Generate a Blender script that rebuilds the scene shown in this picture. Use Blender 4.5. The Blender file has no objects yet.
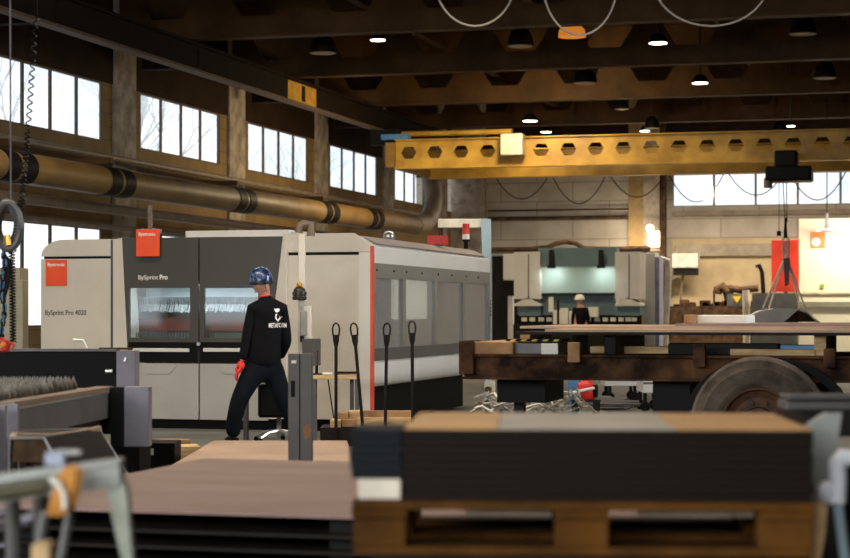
import bpy, bmesh, math, random
from mathutils import Vector, Matrix
from mathutils.bvhtree import BVHTree
R = random.Random(7)
PI = math.pi
C = bpy.context.scene
COL = C.collection

# ------------------------------------------------------------------ camera
F, HOR, H = 1900.0, 311.0, 1.38          # focal length (px of an 850 px frame), horizon row, eye height
TH = math.atan(520 / 1900)               # camera turned to the left of the hall's long axis
cs, sn = math.cos(TH), math.sin(TH)
cam = bpy.data.cameras.new('camera')
cam.sensor_width = 36; cam.lens = F * 36 / 850; cam.shift_y = (HOR - 279) / 850
cam.clip_end = 300
cam.dof.use_dof = True; cam.dof.focus_distance = 20.0; cam.dof.aperture_fstop = 3.0
camo = bpy.data.objects.new('camera', cam); COL.objects.link(camo)
camo.location = (0, 0, H); camo.rotation_euler = (PI / 2, 0, TH)
C.camera = camo

# ------------------------------------------------------------------ world, exposure, hall lighting
C.view_settings.view_transform = 'Standard'; C.view_settings.look = 'None'
C.view_settings.exposure = 0.0; C.view_settings.gamma = 1.0; C.view_settings.use_curve_mapping = False
wd = bpy.data.worlds.new('overcast_sky'); C.world = wd; wd.use_nodes = True
nt = wd.node_tree; bg = nt.nodes['Background']
tc = nt.nodes.new('ShaderNodeTexCoord'); nz = nt.nodes.new('ShaderNodeTexNoise'); cr = nt.nodes.new('ShaderNodeValToRGB')
nz.inputs['Scale'].default_value = 14; nz.inputs['Detail'].default_value = 5
cr.color_ramp.elements[0].color = (0.72, 0.80, 0.86, 1); cr.color_ramp.elements[1].color = (1, 1, 1, 1)
cr.color_ramp.elements[0].position = .3; cr.color_ramp.elements[1].position = .6
nt.links.new(tc.outputs['Generated'], nz.inputs['Vector']); nt.links.new(nz.outputs['Fac'], cr.inputs['Fac'])
nt.links.new(cr.outputs['Color'], bg.inputs['Color']); bg.inputs['Strength'].default_value = 1.5

def area(name, loc, sx, sy, power, col, rot=(0, 0, 0), spread=PI):
    l = bpy.data.lights.new(name, 'AREA'); l.shape = 'RECTANGLE'; l.size = sx; l.size_y = sy
    l.energy = power; l.color = col; l.spread = spread
    o = bpy.data.objects.new(name, l); COL.objects.link(o); o.location = loc; o.rotation_euler = rot
    return o
WARM = (1.0, 0.86, 0.68); COOL = (0.93, 0.97, 1.0); AMBER = (1.0, 0.78, 0.45)
# added fill lights under the roof along the hall, without fixtures
area('ceiling_fill_row', (-4.5, 6.0, 6.5), 8.0, 1.0, 120, WARM, spread=2.6)
area('ceiling_fill_row', (-6.0, 15.0, 6.5), 9.0, 1.0, 520, WARM, spread=2.6)
area('ceiling_fill_row', (-8.0, 25.5, 6.4), 9.0, 1.0, 330, WARM, spread=2.6)
area('ceiling_fill_row', (-10.0, 40.0, 6.4), 4.0, 1.0, 110, WARM, spread=2.6)
area('ceiling_fill_row', (-5.5, 55.0, 6.4), 8.0, 1.0, 1600, WARM, spread=2.8)
# daylight of the windows behind the camera and of the windows along the other side of the hall
area('rear_window_daylight', (-6.0, -6.5, 4.2), 14.0, 3.0, 2100, COOL, rot=(math.radians(84), 0, 0))
area('side_window_daylight', (9.3, 20.0, 4.6), 30.0, 2.4, 3600, COOL, rot=(0, math.radians(80), 0), spread=1.9)
# lamps shining on the crane bridge and the duct along the wall
area('amber_lamp', (-9.5, 43.0, 6.3), .6, .6, 150, AMBER, rot=(math.radians(35), 0, 0))
area('amber_lamp', (-10.6, 41.5, 4.7), .6, 4.0, 230, AMBER, rot=(0, math.radians(62), 0))
area('amber_lamp', (-9.5, 43.6, 6.3), .6, .6, 40, AMBER, rot=(math.radians(30), 0, 0))

area('amber_lamp', (-8.2, 43.6, 7.3), .4, .4, 30, AMBER, rot=(math.radians(80), 0, 0))

# ------------------------------------------------------------------ helpers
def W(px, py, d):
    x = (px - 425) / F * d
    return Vector((x * cs - d * sn, x * sn + d * cs, H + (HOR - py) / F * d))
def onX(px, py, X): return W(px, py, X / ((px - 425) / F * cs - sn))
def onY(px, py, Y): return W(px, py, Y / ((px - 425) / F * sn + cs))
def onZ(px, py, Z): return W(px, py, (Z - H) * F / (HOR - py))
def lin(c): return c / 12.92 if c <= .04045 else ((c + .055) / 1.055) ** 2.4
def hx(h): return tuple(lin(int(h[i:i + 2], 16) / 255) for i in (0, 2, 4))

MATS = {}
def mat(name, h, rough=.6, metal=0.0, var=.18, scale=5.0, h2=None, bump=0.0, emit=0, stretch=None, spec=None, thr=None):
    if name in MATS: return MATS[name]
    m = bpy.data.materials.new(name); m.use_nodes = True; t = m.node_tree; p = t.nodes['Principled BSDF']
    c = hx(h); lo = tuple(v * (1 - var) for v in c); hi = hx(h2) if h2 else tuple(min(1, v * (1 + var)) for v in c)
    co = t.nodes.new('ShaderNodeTexCoord'); n = t.nodes.new('ShaderNodeTexNoise'); r = t.nodes.new('ShaderNodeValToRGB')
    n.inputs['Scale'].default_value = scale; n.inputs['Detail'].default_value = 6; n.inputs['Roughness'].default_value = .6
    r.color_ramp.elements[0].color = (*lo, 1); r.color_ramp.elements[1].color = (*hi, 1)
    a, b = thr or (.35, .65)
    r.color_ramp.elements[0].position = a; r.color_ramp.elements[1].position = b
    if stretch:
        mp = t.nodes.new('ShaderNodeMapping'); mp.inputs['Scale'].default_value = stretch
        t.links.new(co.outputs['Object'], mp.inputs['Vector']); t.links.new(mp.outputs['Vector'], n.inputs['Vector'])
    else: t.links.new(co.outputs['Object'], n.inputs['Vector'])
    t.links.new(n.outputs['Fac'], r.inputs['Fac']); t.links.new(r.outputs['Color'], p.inputs['Base Color'])
    p.inputs['Roughness'].default_value = rough; p.inputs['Metallic'].default_value = metal
    if spec is not None: p.inputs['Specular IOR Level'].default_value = spec
    if bump:
        b_ = t.nodes.new('ShaderNodeBump'); b_.inputs['Strength'].default_value = bump; b_.inputs['Distance'].default_value = .01
        t.links.new(n.outputs['Fac'], b_.inputs['Height']); t.links.new(b_.outputs['Normal'], p.inputs['Normal'])
    if emit:
        p.inputs['Emission Color'].default_value = (*c, 1); p.inputs['Emission Strength'].default_value = emit
    MATS[name] = m
    return m
def glass(name, tint, gl=.12, rough=.05):
    if name in MATS: return MATS[name]
    m = bpy.data.materials.new(name); m.use_nodes = True; t = m.node_tree; t.nodes.clear()
    o = t.nodes.new('ShaderNodeOutputMaterial'); mx = t.nodes.new('ShaderNodeMixShader')
    tr = t.nodes.new('ShaderNodeBsdfTransparent'); g = t.nodes.new('ShaderNodeBsdfGlossy')
    tr.inputs['Color'].default_value = (*tint, 1); g.inputs['Roughness'].default_value = rough
    mx.inputs[0].default_value = gl
    t.links.new(tr.outputs[0], mx.inputs[1]); t.links.new(g.outputs[0], mx.inputs[2]); t.links.new(mx.outputs[0], o.inputs[0])
    MATS[name] = m; return m
def panels(name, h, mortar, bw, bh, rough=.8, var=.93, ms=.012, off=.5):
    """concrete wall panels / blockwork with joints"""
    m = bpy.data.materials.new(name); m.use_nodes = True; t = m.node_tree; p = t.nodes['Principled BSDF']
    co = t.nodes.new('ShaderNodeTexCoord'); sp = t.nodes.new('ShaderNodeSeparateXYZ'); cb = t.nodes.new('ShaderNodeCombineXYZ')
    ad = t.nodes.new('ShaderNodeMath'); ad.operation = 'ADD'
    br = t.nodes.new('ShaderNodeTexBrick'); c = hx(h); c2 = tuple(v * var for v in c)
    br.inputs['Color1'].default_value = (*c, 1); br.inputs['Color2'].default_value = (*c2, 1); br.inputs['Mortar'].default_value = (*hx(mortar), 1)
    br.inputs['Scale'].default_value = 1; br.inputs['Brick Width'].default_value = bw; br.inputs['Row Height'].default_value = bh
    br.inputs['Mortar Size'].default_value = ms; br.offset = off
    t.links.new(co.outputs['Object'], sp.inputs[0]); t.links.new(sp.outputs['X'], ad.inputs[0]); t.links.new(sp.outputs['Y'], ad.inputs[1])
    t.links.new(ad.outputs[0], cb.inputs['X']); t.links.new(sp.outputs['Z'], cb.inputs['Y']); t.links.new(cb.outputs[0], br.inputs['Vector'])
    n = t.nodes.new('ShaderNodeTexNoise'); n.inputs['Scale'].default_value = 1.2; n.inputs['Detail'].default_value = 6
    mx = t.nodes.new('ShaderNodeMix'); mx.data_type = 'RGBA'; mx.blend_type = 'MULTIPLY'; mx.inputs[0].default_value = .55
    t.links.new(co.outputs['Object'], n.inputs['Vector']); t.links.new(br.outputs['Color'], mx.inputs[6])
    rr = t.nodes.new('ShaderNodeValToRGB'); rr.color_ramp.elements[0].color = (.55, .5, .45, 1); rr.color_ramp.elements[0].position = .3; rr.color_ramp.elements[1].position = .6
    t.links.new(n.outputs['Fac'], rr.inputs['Fac']); t.links.new(rr.outputs['Color'], mx.inputs[7])
    t.links.new(mx.outputs[2], p.inputs['Base Color']); p.inputs['Roughness'].default_value = rough
    return m

def T(o, label=None, cat=None, group=None, kind=None):
    if label: o['label'] = label
    if cat: o['category'] = cat
    if group: o['group'] = group
    if kind: o['kind'] = kind
    return o
def thing(name, label, cat, loc=(0, 0, 0), rz=0.0, group=None, kind=None):
    o = bpy.data.objects.new(name, None); COL.objects.link(o); o.empty_display_size = .1
    o.location = loc; o.rotation_euler = (0, 0, rz)
    return T(o, label, cat, group, kind)
def mw(o):
    m = Matrix.Translation(o.location) @ o.rotation_euler.to_matrix().to_4x4()
    return mw(o.parent) @ m if o.parent else m

class MB:
    def __init__(s): s.bm = bmesh.new()
    def _x(s, vs, m):
        for v in vs: v.co = m @ v.co
    def box(s, c, size, rz=0, rx=0, ry=0, bev=0):
        r = bmesh.ops.create_cube(s.bm, size=1); vs = r['verts']
        s._x(vs, Matrix.Diagonal((*size, 1)))
        if bev:
            es = list({e for v in vs for e in v.link_edges})
            q = bmesh.ops.bevel(s.bm, geom=es, offset=bev, segments=2, affect='EDGES', profile=.5)
            vs = list({v for f in q['faces'] for v in f.verts} | {v for v in vs if v.is_valid})
        s._x(vs, Matrix.Translation(c) @ Matrix.Rotation(rz, 4, 'Z') @ Matrix.Rotation(ry, 4, 'Y') @ Matrix.Rotation(rx, 4, 'X'))
        return s
    def span(s, x0, x1, y0, y1, z0, z1, bev=0):
        return s.box(((x0 + x1) / 2, (y0 + y1) / 2, (z0 + z1) / 2), (abs(x1 - x0), abs(y1 - y0), abs(z1 - z0)), bev=bev)
    def prism(s, pts, axis, a0, a1):
        def co(p, a): return {'x': (a, p[0], p[1]), 'y': (p[0], a, p[1]), 'z': (p[0], p[1], a)}[axis]
        A = [s.bm.verts.new(co(p, a0)) for p in pts]; B = [s.bm.verts.new(co(p, a1)) for p in pts]
        n = len(pts); fs = [s.bm.faces.new(A), s.bm.faces.new(B[::-1])]
        for i in range(n): fs.append(s.bm.faces.new((A[i], B[i], B[(i + 1) % n], A[(i + 1) % n])))
        bmesh.ops.recalc_face_normals(s.bm, faces=fs)
        return s
    def hull(s, A, B):
        """loft between two equal lists of 3D points, capped"""
        A = [s.bm.verts.new(p) for p in A]; B = [s.bm.verts.new(p) for p in B]; n = len(A)
        fs = [s.bm.faces.new(A), s.bm.faces.new(B[::-1])]
        for i in range(n): fs.append(s.bm.faces.new((A[i], B[i], B[(i + 1) % n], A[(i + 1) % n])))
        bmesh.ops.recalc_face_normals(s.bm, faces=fs); return s
    def tube(s, pts, r, n=8, closed=False):
        pts = [Vector(p) for p in pts]; m = len(pts); rings = []
        rad = r if isinstance(r, (list, tuple)) else [r] * m
        up = None
        for i, p in enumerate(pts):
            a = pts[(i - 1) % m] if (closed or i > 0) else p; b = pts[(i + 1) % m] if (closed or i < m - 1) else p
            t = (b - a).normalized()
            if up is None:
                up = t.orthogonal().normalized()
            up = (up - t * up.dot(t))
            up = up.normalized() if up.length > 1e-6 else t.orthogonal().normalized()
            w = t.cross(up)
            rings.append([s.bm.verts.new(p + rad[i] * (math.cos(k * 2 * PI / n) * up + math.sin(k * 2 * PI / n) * w)) for k in range(n)])
        for i in range(m if closed else m - 1):
            P, Q = rings[i], rings[(i + 1) % m]
            for k in range(n): s.bm.faces.new((P[k], P[(k + 1) % n], Q[(k + 1) % n], Q[k]))
        if not closed:
            s.bm.faces.new(rings[0][::-1]); s.bm.faces.new(rings[-1])
        return s
    def lathe(s, prof, c=(0, 0, 0), axis='z', n=28, rot=None, cap=True):
        c = Vector(c); rings = []
        for r, h in prof:
            ring = []
            for k in range(n):
                a = 2 * PI * k / n; x, y = r * math.cos(a), r * math.sin(a)
                v = {'z': Vector((x, y, h)), 'y': Vector((x, h, y)), 'x': Vector((h, x, y))}[axis]
                if rot: v = rot @ v
                ring.append(s.bm.verts.new(c + v))
            rings.append(ring)
        fs = []
        for P, Q in zip(rings, rings[1:]):
            for k in range(n): fs.append(s.bm.faces.new((P[k], P[(k + 1) % n], Q[(k + 1) % n], Q[k])))
        if cap and prof[0][0] > 1e-5: fs.append(s.bm.faces.new(rings[0]))
        if cap and prof[-1][0] > 1e-5: fs.append(s.bm.faces.new(rings[-1]))
        bmesh.ops.recalc_face_normals(s.bm, faces=fs)
        return s
    def ball(s, c, sc, seg=16, rz=0):
        r = bmesh.ops.create_uvsphere(s.bm, u_segments=seg, v_segments=max(8, seg // 2), radius=1)
        s._x(r['verts'], Matrix.Translation(c) @ Matrix.Rotation(rz, 4, 'Z') @ Matrix.Diagonal((*sc, 1))); return s
    def build(s, name, m, parent=None, smooth=False, local=False, loc=None, rz=0):
        """verts are world coordinates unless local; a top-level mesh gets its origin at the middle of its base"""
        me = bpy.data.meshes.new(name)
        o = bpy.data.objects.new(name, me); COL.objects.link(o)
        if parent:
            o.parent = parent
            if not local:
                iv = mw(parent).inverted()
                for v in s.bm.verts: v.co = iv @ v.co
        elif local:
            o.location = loc or (0, 0, 0); o.rotation_euler = (0, 0, rz)
        else:
            xs = [v.co for v in s.bm.verts]
            b = Vector(((min(v.x for v in xs) + max(v.x for v in xs)) / 2, (min(v.y for v in xs) + max(v.y for v in xs)) / 2, min(v.z for v in xs)))
            for v in s.bm.verts: v.co -= b
            o.location = b
        s.bm.normal_update(); s.bm.to_mesh(me); s.bm.free()
        me.materials.append(m)
        if smooth:
            for p in me.polygons: p.use_smooth = True
            try: me.set_sharp_from_angle(angle=math.radians(40))
            except Exception: pass
        return o
def dup(o, parent=None, loc=None, rz=None):
    c = o.copy(); COL.objects.link(c)
    if parent: c.parent = parent
    if loc is not None: c.location = loc
    if rz is not None: c.rotation_euler = (0, 0, rz)
    for ch in o.children: dup(ch, c)
    return c
def text(name, s, size, m, parent, loc, rot, ext=.0015, bold=0.0, align='LEFT', width=None):
    """lettering as a thin mesh child of the panel it stands on; loc/rot in world coordinates"""
    cu = bpy.data.curves.new(name, 'FONT'); cu.body = s; cu.size = size; cu.extrude = ext; cu.offset = bold; cu.align_x = align; cu.resolution_u = 3
    t = bpy.data.objects.new(name, cu); COL.objects.link(t)
    me = bpy.data.meshes.new_from_object(t.evaluated_get(bpy.context.evaluated_depsgraph_get()))
    bpy.data.objects.remove(t)
    M4 = Matrix.Translation(loc) @ rot.to_4x4()
    if width:
        xs = [v.co.x for v in me.vertices]; k = width / (max(xs) - min(xs))
        M4 = M4 @ Matrix.Diagonal((k, 1, 1, 1))
    me.transform(mw(parent).inverted() @ M4); me.materials.clear(); me.materials.append(m)
    o = bpy.data.objects.new(name, me); COL.objects.link(o); o.parent = parent
    return o
def skin(name, verts, edges, m, parent, sub=2):
    me = bpy.data.meshes.new(name); me.from_pydata([v[0] for v in verts], edges, [])
    o = bpy.data.objects.new(name, me); COL.objects.link(o)
    md = o.modifiers.new('skin', 'SKIN'); md.use_smooth_shade = True
    for i, v in enumerate(verts):
        r = v[1]; o.data.skin_vertices[0].data[i].radius = (r, r) if not isinstance(r, tuple) else r
        o.data.skin_vertices[0].data[i].use_root = (i == 0)
    sb = o.modifiers.new('sub', 'SUBSURF'); sb.levels = sub; sb.render_levels = sub
    dg = bpy.context.evaluated_depsgraph_get(); dg.update()
    m2 = bpy.data.meshes.new_from_object(o.evaluated_get(dg))
    bpy.data.objects.remove(o)
    for p in m2.polygons: p.use_smooth = True
    m2.materials.clear(); m2.materials.append(m)
    o = bpy.data.objects.new(name, m2); COL.objects.link(o); o.parent = parent
    return o
FRONT = Matrix.Rotation(PI / 2, 3, 'X')          # lettering upright, read from -Y
YAW = Matrix.Rotation(TH, 3, 'Z')

# ------------------------------------------------------------------ materials
m_floor = mat('concrete_floor', '6d685c', .55, 0, .25, 1.3, bump=.1)
m_ceil = mat('dark_brown_ceiling', '21160c', .9, 0, .3, .8, spec=.12)  # dark brown with random tone variation
m_beam = mat('dark_brown_beam', '4a331a', .6, 0, .3, 1.2, spec=.12)
m_col = mat('worn_concrete', '8d8072', .85, 0, .3, 3, h2='aa9c8c')
m_lwall = panels('brown_brick_wall', '80653a', '5a4a34', .52, .26, ms=.01)
m_fascia = mat('dark_fascia', '2c1e12', .85, 0, .3, 1.5, spec=.12)
m_bwall = panels('pale_block_wall', 'b4aa9b', '8d8475', 2.4, .62, ms=.02)
m_bwall2 = mat('beige_lower_wall', 'b5a07c', .85, 0, .15, 1.2)
m_wframe = mat('dark_window_frame', '4a3b2c', .6, 0, .2, 4)
m_wframe2 = mat('grey_window_frame', '8c857a', .6, 0, .1, 4)
m_pane = glass('window_glass', (.97, .985, 1.0), .06)
m_mach = mat('machine_beige', 'cfc6b6', .42, 0, .05, 2)
m_mach2 = mat('machine_lower_grey', 'a9a59c', .4, 0, .05, 2)
m_white = mat('machine_white', 'd6d1c8', .4, 0, .04, 2)
m_dark = mat('machine_charcoal', '47463f', .38, 0, .08, 1, spec=.3)
m_black = mat('matt_black', '0c0b0a', .55, 0, .2, 4, spec=.12)
m_orange = mat('banner_orange', 'f2501a', .5, 0, .05, 3)
m_red = mat('signal_red', 'c8281c', .45, 0, .1, 3)
m_redline = mat('red_edging', 'd8482f', .45, 0, .06, 3)
m_letter = mat('white_lettering', 'f2ede4', .5, 0, .02)
m_letterd = mat('grey_lettering', '4a4740', .5, 0, .02)
m_yel = mat('crane_yellow', 'b98a2a', .5, 0, .25, 1.5, h2='cda23c')
m_duct = mat('ochre_duct', '5f4722', .5, .0, .2, 1.2, h2='765a2c')
m_pipe = mat('grey_brown_pipe', '7a6a58', .55, .2, .2, 3)
m_plate = mat('mill_scale_plate', '876a60', .55, .15, .12, 1.2, h2='987a6f', stretch=(1, 3, 1))
m_plate2 = mat('rust_tan_plate', 'a98a6c', .55, .2, .15, 1.4, h2='b89b80')
m_steel = mat('dark_steel', '1f1c19', .6, 0, .25, 3, spec=.12)
m_grey = mat('grey_steel', '77727a', .5, .3, .12, 3)
m_grey2 = mat('dull_grey_steel', '5c5a58', .5, .4, .2, 3)
m_grey3 = mat('pale_grey_steel', '9a9a94', .5, .2, .12, 5)
m_wpipe = mat('white_plastic', 'f4f4fa', .4, 0, .02)
m_post = mat('charcoal_post', '55504c', .5, .1, .12, 3)
m_rust = mat('rusty_steel', '2c1b11', .75, 0, .35, 4, h2='6a4a30', thr=(.4, .72), bump=.2, spec=.12)  # rust, its base darkened for the shade under the trailer's overhanging plates
m_rust2 = mat('dark_rusty_steel', '3a2a1e', .75, .2, .35, 5, h2='5c4632', spec=.12)
m_wood = mat('pale_timber', 'b5915e', .75, 0, .2, 4, h2='d0b083', stretch=(1, 1, 8))
m_wood2 = mat('weathered_timber', '8d6a48', .8, 0, .3, 5, h2='a98258', bump=.2)
m_pallet = mat('pallet_timber', '4d2e08', .8, 0, .25, 5, h2='5f3b10', spec=.15)
m_tyre = mat('tyre_rubber', '453c34', .9, 0, .25, 5, h2='665a4e', spec=.2)
m_rim = mat('rusted_rim', '3a2216', .7, .1, .3, 8, h2='5c3a22')
m_sil = mat('bright_steel', 'b8b6b2', .3, .8, .1, 5)
m_chrome = mat('silver_bristles', 'a9adad', .4, .5, .2, 20)
m_cloth = mat('black_workwear', '0e0e12', .85, 0, .25, 14, bump=.1, spec=.12)
m_trous = mat('navy_work_trousers', '0b0f16', .85, 0, .3, 10, bump=.1, spec=.12)
m_skin = mat('skin', 'c98f78', .55, 0, .06, 8)
m_helm = mat('blue_helmet', '22335e', .22, 0, .4, 22, h2='5a739c', thr=(.45, .62))
m_glove = mat('red_glove', 'd0221c', .6, 0, .12, 20)
m_boot = mat('black_boot', '15120f', .5, 0, .2, 10, spec=.12)
m_lampd = mat('dark_lamp_shade', '120d09', .5, 0, .2, 4)
m_lit = mat('lit_lamp_diffuser', 'fff3dc', .5, 0, 0, 1, emit=9)
m_teal = mat('press_teal', '5c7376', .5, 0, .1, 2)
m_teal2 = mat('press_grey_green', '8fa09a', .45, 0, .06, 2)
m_pgrey = mat('press_light_grey', 'cbc6bf', .5, 0, .05, 2)
m_blue = mat('pale_blue_steel', '9fb2ba', .45, .1, .1, 3)
m_blue2 = mat('blue_paint', '4a7fae', .5, 0, .1, 3)
m_paper = mat('white_paper', 'e6e2d6', .7, 0, .03)
m_olive = mat('olive_cabinet', 'b3ab8e', .6, 0, .06, 3)
m_rag = mat('orange_leather', 'c07a2e', .75, 0, .2, 8, h2='d6953f')
m_table = mat('trestle_green_grey', '9a9d8a', .55, .2, .2, 6, h2='b2b3a4')
m_hook = mat('black_hoist', '1c1a18', .5, .3, .2, 4, spec=.12)

m_wing = glass('wing_glass', (.62, .65, .66), .36, .1)
_t = m_wing.node_tree; _d = _t.nodes.new('ShaderNodeBsdfDiffuse'); _d.inputs['Color'].default_value = (.62, .63, .63, 1)
_m = _t.nodes.new('ShaderNodeMixShader'); _m.inputs[0].default_value = .2; _o = _t.nodes['Material Output']
_src = _o.inputs[0].links[0].from_socket
_t.links.new(_src, _m.inputs[1]); _t.links.new(_d.outputs[0], _m.inputs[2]); _t.links.new(_m.outputs[0], _o.inputs[0])

# ------------------------------------------------------------------ the hall
XL, YB, ZC = -15.6, 61.0, 8.45
T(MB().span(-17, 10, -8, 62, -.2, 0).build('floor', m_floor), 'grey concrete floor of the workshop', 'floor', kind='structure')
T(MB().span(-17, 10, -8, 62, ZC, ZC + .2).build('ceiling', m_ceil), 'dark brown ceiling above the roof beams', 'ceiling', kind='structure')
T(MB().span(9.5, 9.9, -8, 62, 0, ZC).build('wall_right', m_fascia), 'far side wall of the hall outside the view', 'wall', kind='structure')
T(MB().span(-17, 10, -8.4, -8, 0, ZC).build('wall_front', m_fascia), 'hall wall behind the camera', 'wall', kind='structure')
PIT = 6.11; COLS = [34.49 + PIT * k for k in range(-7, 5)]
Z0, Z1, Z2, Z3 = 1.09, 2.97, 4.63, 5.78
wl = MB()
for a, b in ((0, Z0), (Z1, Z2)): wl.span(XL - .07, XL, -8, 62, a, b)
for y in COLS:
    wl.span(XL - .07, XL, y - .95, y + .85, Z0, Z1); wl.span(XL - .07, XL, y - .95, y + .85, Z2, Z3)
wl.span(XL - .07, XL, -8, COLS[0] - .9, Z0, Z1); wl.span(XL - .07, XL, -8, COLS[0] - .9, Z2, Z3)
T(wl.build('wall_left', m_lwall), 'brown brick window wall running down the hall', 'wall', kind='structure')
T(MB().span(XL - .07, XL + .02, -8, 62, Z3, ZC).build('wall_upper_left', m_fascia), 'dark fascia above the high window strip', 'wall', kind='structure')
for i, y in enumerate(COLS):
    T(MB().span(XL - .1, XL + .07, y - .5, y + .5, 0, ZC - .02, bev=.02).build('trim_%d' % (i + 1), m_col), 'worn concrete column between two wall windows', 'column', kind='structure')
wn = 0
def window(c0, c1, z0, z1, n, axis, pos, label, fm):
    """window with n panes in a wall; axis 'x' = wall of constant X"""
    global wn; wn += 1
    mid = (c0 + c1) / 2
    r = thing('window_%d' % wn, label, 'window', (pos, mid, z0) if axis == 'x' else (mid, pos, z0), 0, None, 'structure')
    f, g = MB(), MB(); w = .038
    def sp(b, u0, u1, v0, v1, t):
        if axis == 'x': b.span(pos - t, pos + t, u0, u1, v0, v1)
        else: b.span(u0, u1, pos - t, pos + t, v0, v1)
    sp(f, c0, c1, z0, z0 + w, .03); sp(f, c0, c1, z1 - w, z1, .03)
    for k in range(n + 1):
        u = c0 + (c1 - c0) * k / n; sp(f, max(c0, u - w), min(c1, u + w), z0, z1, .02)
    sp(g, c0 + .02, c1 - .02, z0 + .02, z1 - .02, .004)
    f.build('window_frame', fm, r); g.build('window_pane', m_pane, r)
for i in range(4, 11):
    a, b = COLS[i] + .85, COLS[i + 1] - .95
    window(a, b, Z2, Z3, 4, 'x', XL - .03, 'high four-pane daylight window in the brown side wall', m_wframe)
    window(a, b, Z0, Z1, 4, 'x', XL - .03, 'lower four-pane daylight window in the brown side wall', m_wframe)
# back wall with its high window strip
BX0 = -8.45
wb = MB(); wb.span(-17, BX0, YB, YB + .4, 0, ZC); wb.span(BX0, 10, YB, YB + .4, 3.7, 4.73); wb.span(BX0, 10, YB, YB + .4, 5.78, ZC)
T(wb.build('wall_back', m_bwall), 'pale panelled back wall of the hall', 'wall', kind='structure')
T(MB().span(BX0, 10, YB - .02, YB + .4, 0, 3.7).build('wall_lower_back', m_bwall2), 'beige lower part of the back wall', 'wall', kind='structure')
for k in range(3):
    window(BX0 + k * 6.6, BX0 + k * 6.6 + 6.6, 4.73, 5.78, 5, 'y', YB + .1, 'high five-pane window strip in the pale back wall', m_wframe2)
T(MB().span(-17, 10, YB - .04, YB + .4, 5.82, ZC).build('wall_upper_back', m_fascia), 'dark upper part of the back wall above the windows', 'wall', kind='structure')
p0, p1, p2 = onY(630, 200, YB).x, onY(645, 200, YB).x, onY(661, 200, YB).x
T(MB().span(p0, p1, YB - .3, YB, 0, ZC).build('trim_20', mat('ochre_pilaster', '8a7048', .8)), 'ochre half of the back wall pilaster', 'pilaster', kind='structure')
T(MB().span(p1, p2, YB - .35, YB, 0, ZC).build('trim_21', m_col), 'grey half of the back wall pilaster', 'pilaster', kind='structure')
T(MB().span(p2, p2 + .18, YB - .3, YB, 0, ZC).build('trim_22', m_rust2), 'dark downpipe strip beside the pilaster', 'trim', kind='structure')
T(MB().span(-15.6, -14.6, YB - .8, YB, 0, ZC).build('trim_23', m_col), 'corner column of the hall', 'column', kind='structure')
zz = onY(750, 212, YB).z
T(MB().span(BX0, 9.4, YB - .12, YB, zz - .1, zz + .05).build('trim_24', m_pipe), 'brown ledge under the back window strip', 'ledge', kind='structure')
zz = onY(750, 247, YB).z
T(MB().span(p2 + .5, 9.4, YB - .18, YB, zz - .28, zz + .1).build('trim_25', mat('taupe_band', '978b78', .8)), 'taupe band across the beige back wall', 'ledge', kind='structure')
for i, py in enumerate((210, 218)):
    z = onY(560, py, YB).z
    T(MB().tube([(-14.5, YB - .12, z), (p0, YB - .12, z)], .03 if i == 0 else .06).build('trim_%d' % (26 + i), m_rust2), ('thin conduit' if i == 0 else 'dark pipe') + ' across the pale back wall', 'pipe', kind='structure')
# bare trees in the yard outside the window wall
m_bark = mat('washed_out_bark', 'd9dfe2', .9, 0, .1, 3)  # overexposed glare of the yard put into the bark colour
def bare_tree(x, y, hgt, label, seed):
    r_ = random.Random(seed); b = MB()
    def grow(p, dv, L, rad, n):
        q = p + dv * L; m = p.lerp(q, .5) + Vector((r_.uniform(-1, 1), r_.uniform(-1, 1), 0)) * L * .05
        b.tube([p, m, q], [rad, rad * .85, rad * .7], 6)
        if n:
            for k in range(3 if n > 2 else 2):
                nd_ = (dv + Vector((r_.uniform(-.7, .7), r_.uniform(-.7, .7), r_.uniform(-.1, .5)))).normalized()
                grow(q, nd_, L * r_.uniform(.62, .8), rad * .62, n - 1)
    grow(Vector((x, y, 0)), Vector((0, 0, 1)), hgt * .32, .13, 5)
    T(b.build('bare_tree', m_bark, None, True), label, 'tree', 'bare trees outside the windows')
bare_tree(-24, 44, 8.5, 'bare tree seen through the first high window beyond the coiled cable', 3)
bare_tree(-25, 55, 9.5, 'bare tree seen through the second high window above the orange sign', 5)
bare_tree(-25, 70, 9.5, 'bare tree seen through the third high window of the side wall', 9)

# roof: cellular steel beams with hexagonal openings
def hexbeam(name, mt, x0, x1, y, z0, z1, pitch, hw, hh, zc, t, fw, ft, phase=0.0, parent=None, slope=.55):
    b = MB(); n = int((x1 - x0) / pitch); x = x0
    for k in range(n + 1):
        a, e = x, min(x + pitch, x1); c = a + pitch / 2 + phase
        if e - a < pitch * .99: b.prism([(a, z0), (e, z0), (e, z1), (a, z1)], 'y', y - t, y + t); break
        l, r = c - hw / 2, c + hw / 2; q = hw / 2 * slope
        b.prism([(a, zc), (l, zc), (c - q, zc + hh / 2), (c + q, zc + hh / 2), (r, zc), (e, zc), (e, z1), (a, z1)], 'y', y - t, y + t)
        b.prism([(a, z0), (e, z0), (e, zc), (r, zc), (c + q, zc - hh / 2), (c - q, zc - hh / 2), (l, zc), (a, zc)], 'y', y - t, y + t)
        x = e
    b.span(x0, x1, y - fw, y + fw, z0 - ft, z0); b.span(x0, x1, y - fw, y + fw, z1, z1 + ft)
    return b.build(name, mt, parent)
for i, y in enumerate(COLS[6:11]):
    o = hexbeam('roof_beam', m_beam, XL + .05, 9.4, y - .3, 6.64, 8.38, 1.85, 1.2, .85, 7.45, .03, .16, .04, phase=.1 * i)
    T(o, 'dark brown roof beam with hexagonal openings spanning the hall', 'beam', kind='structure')
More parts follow.
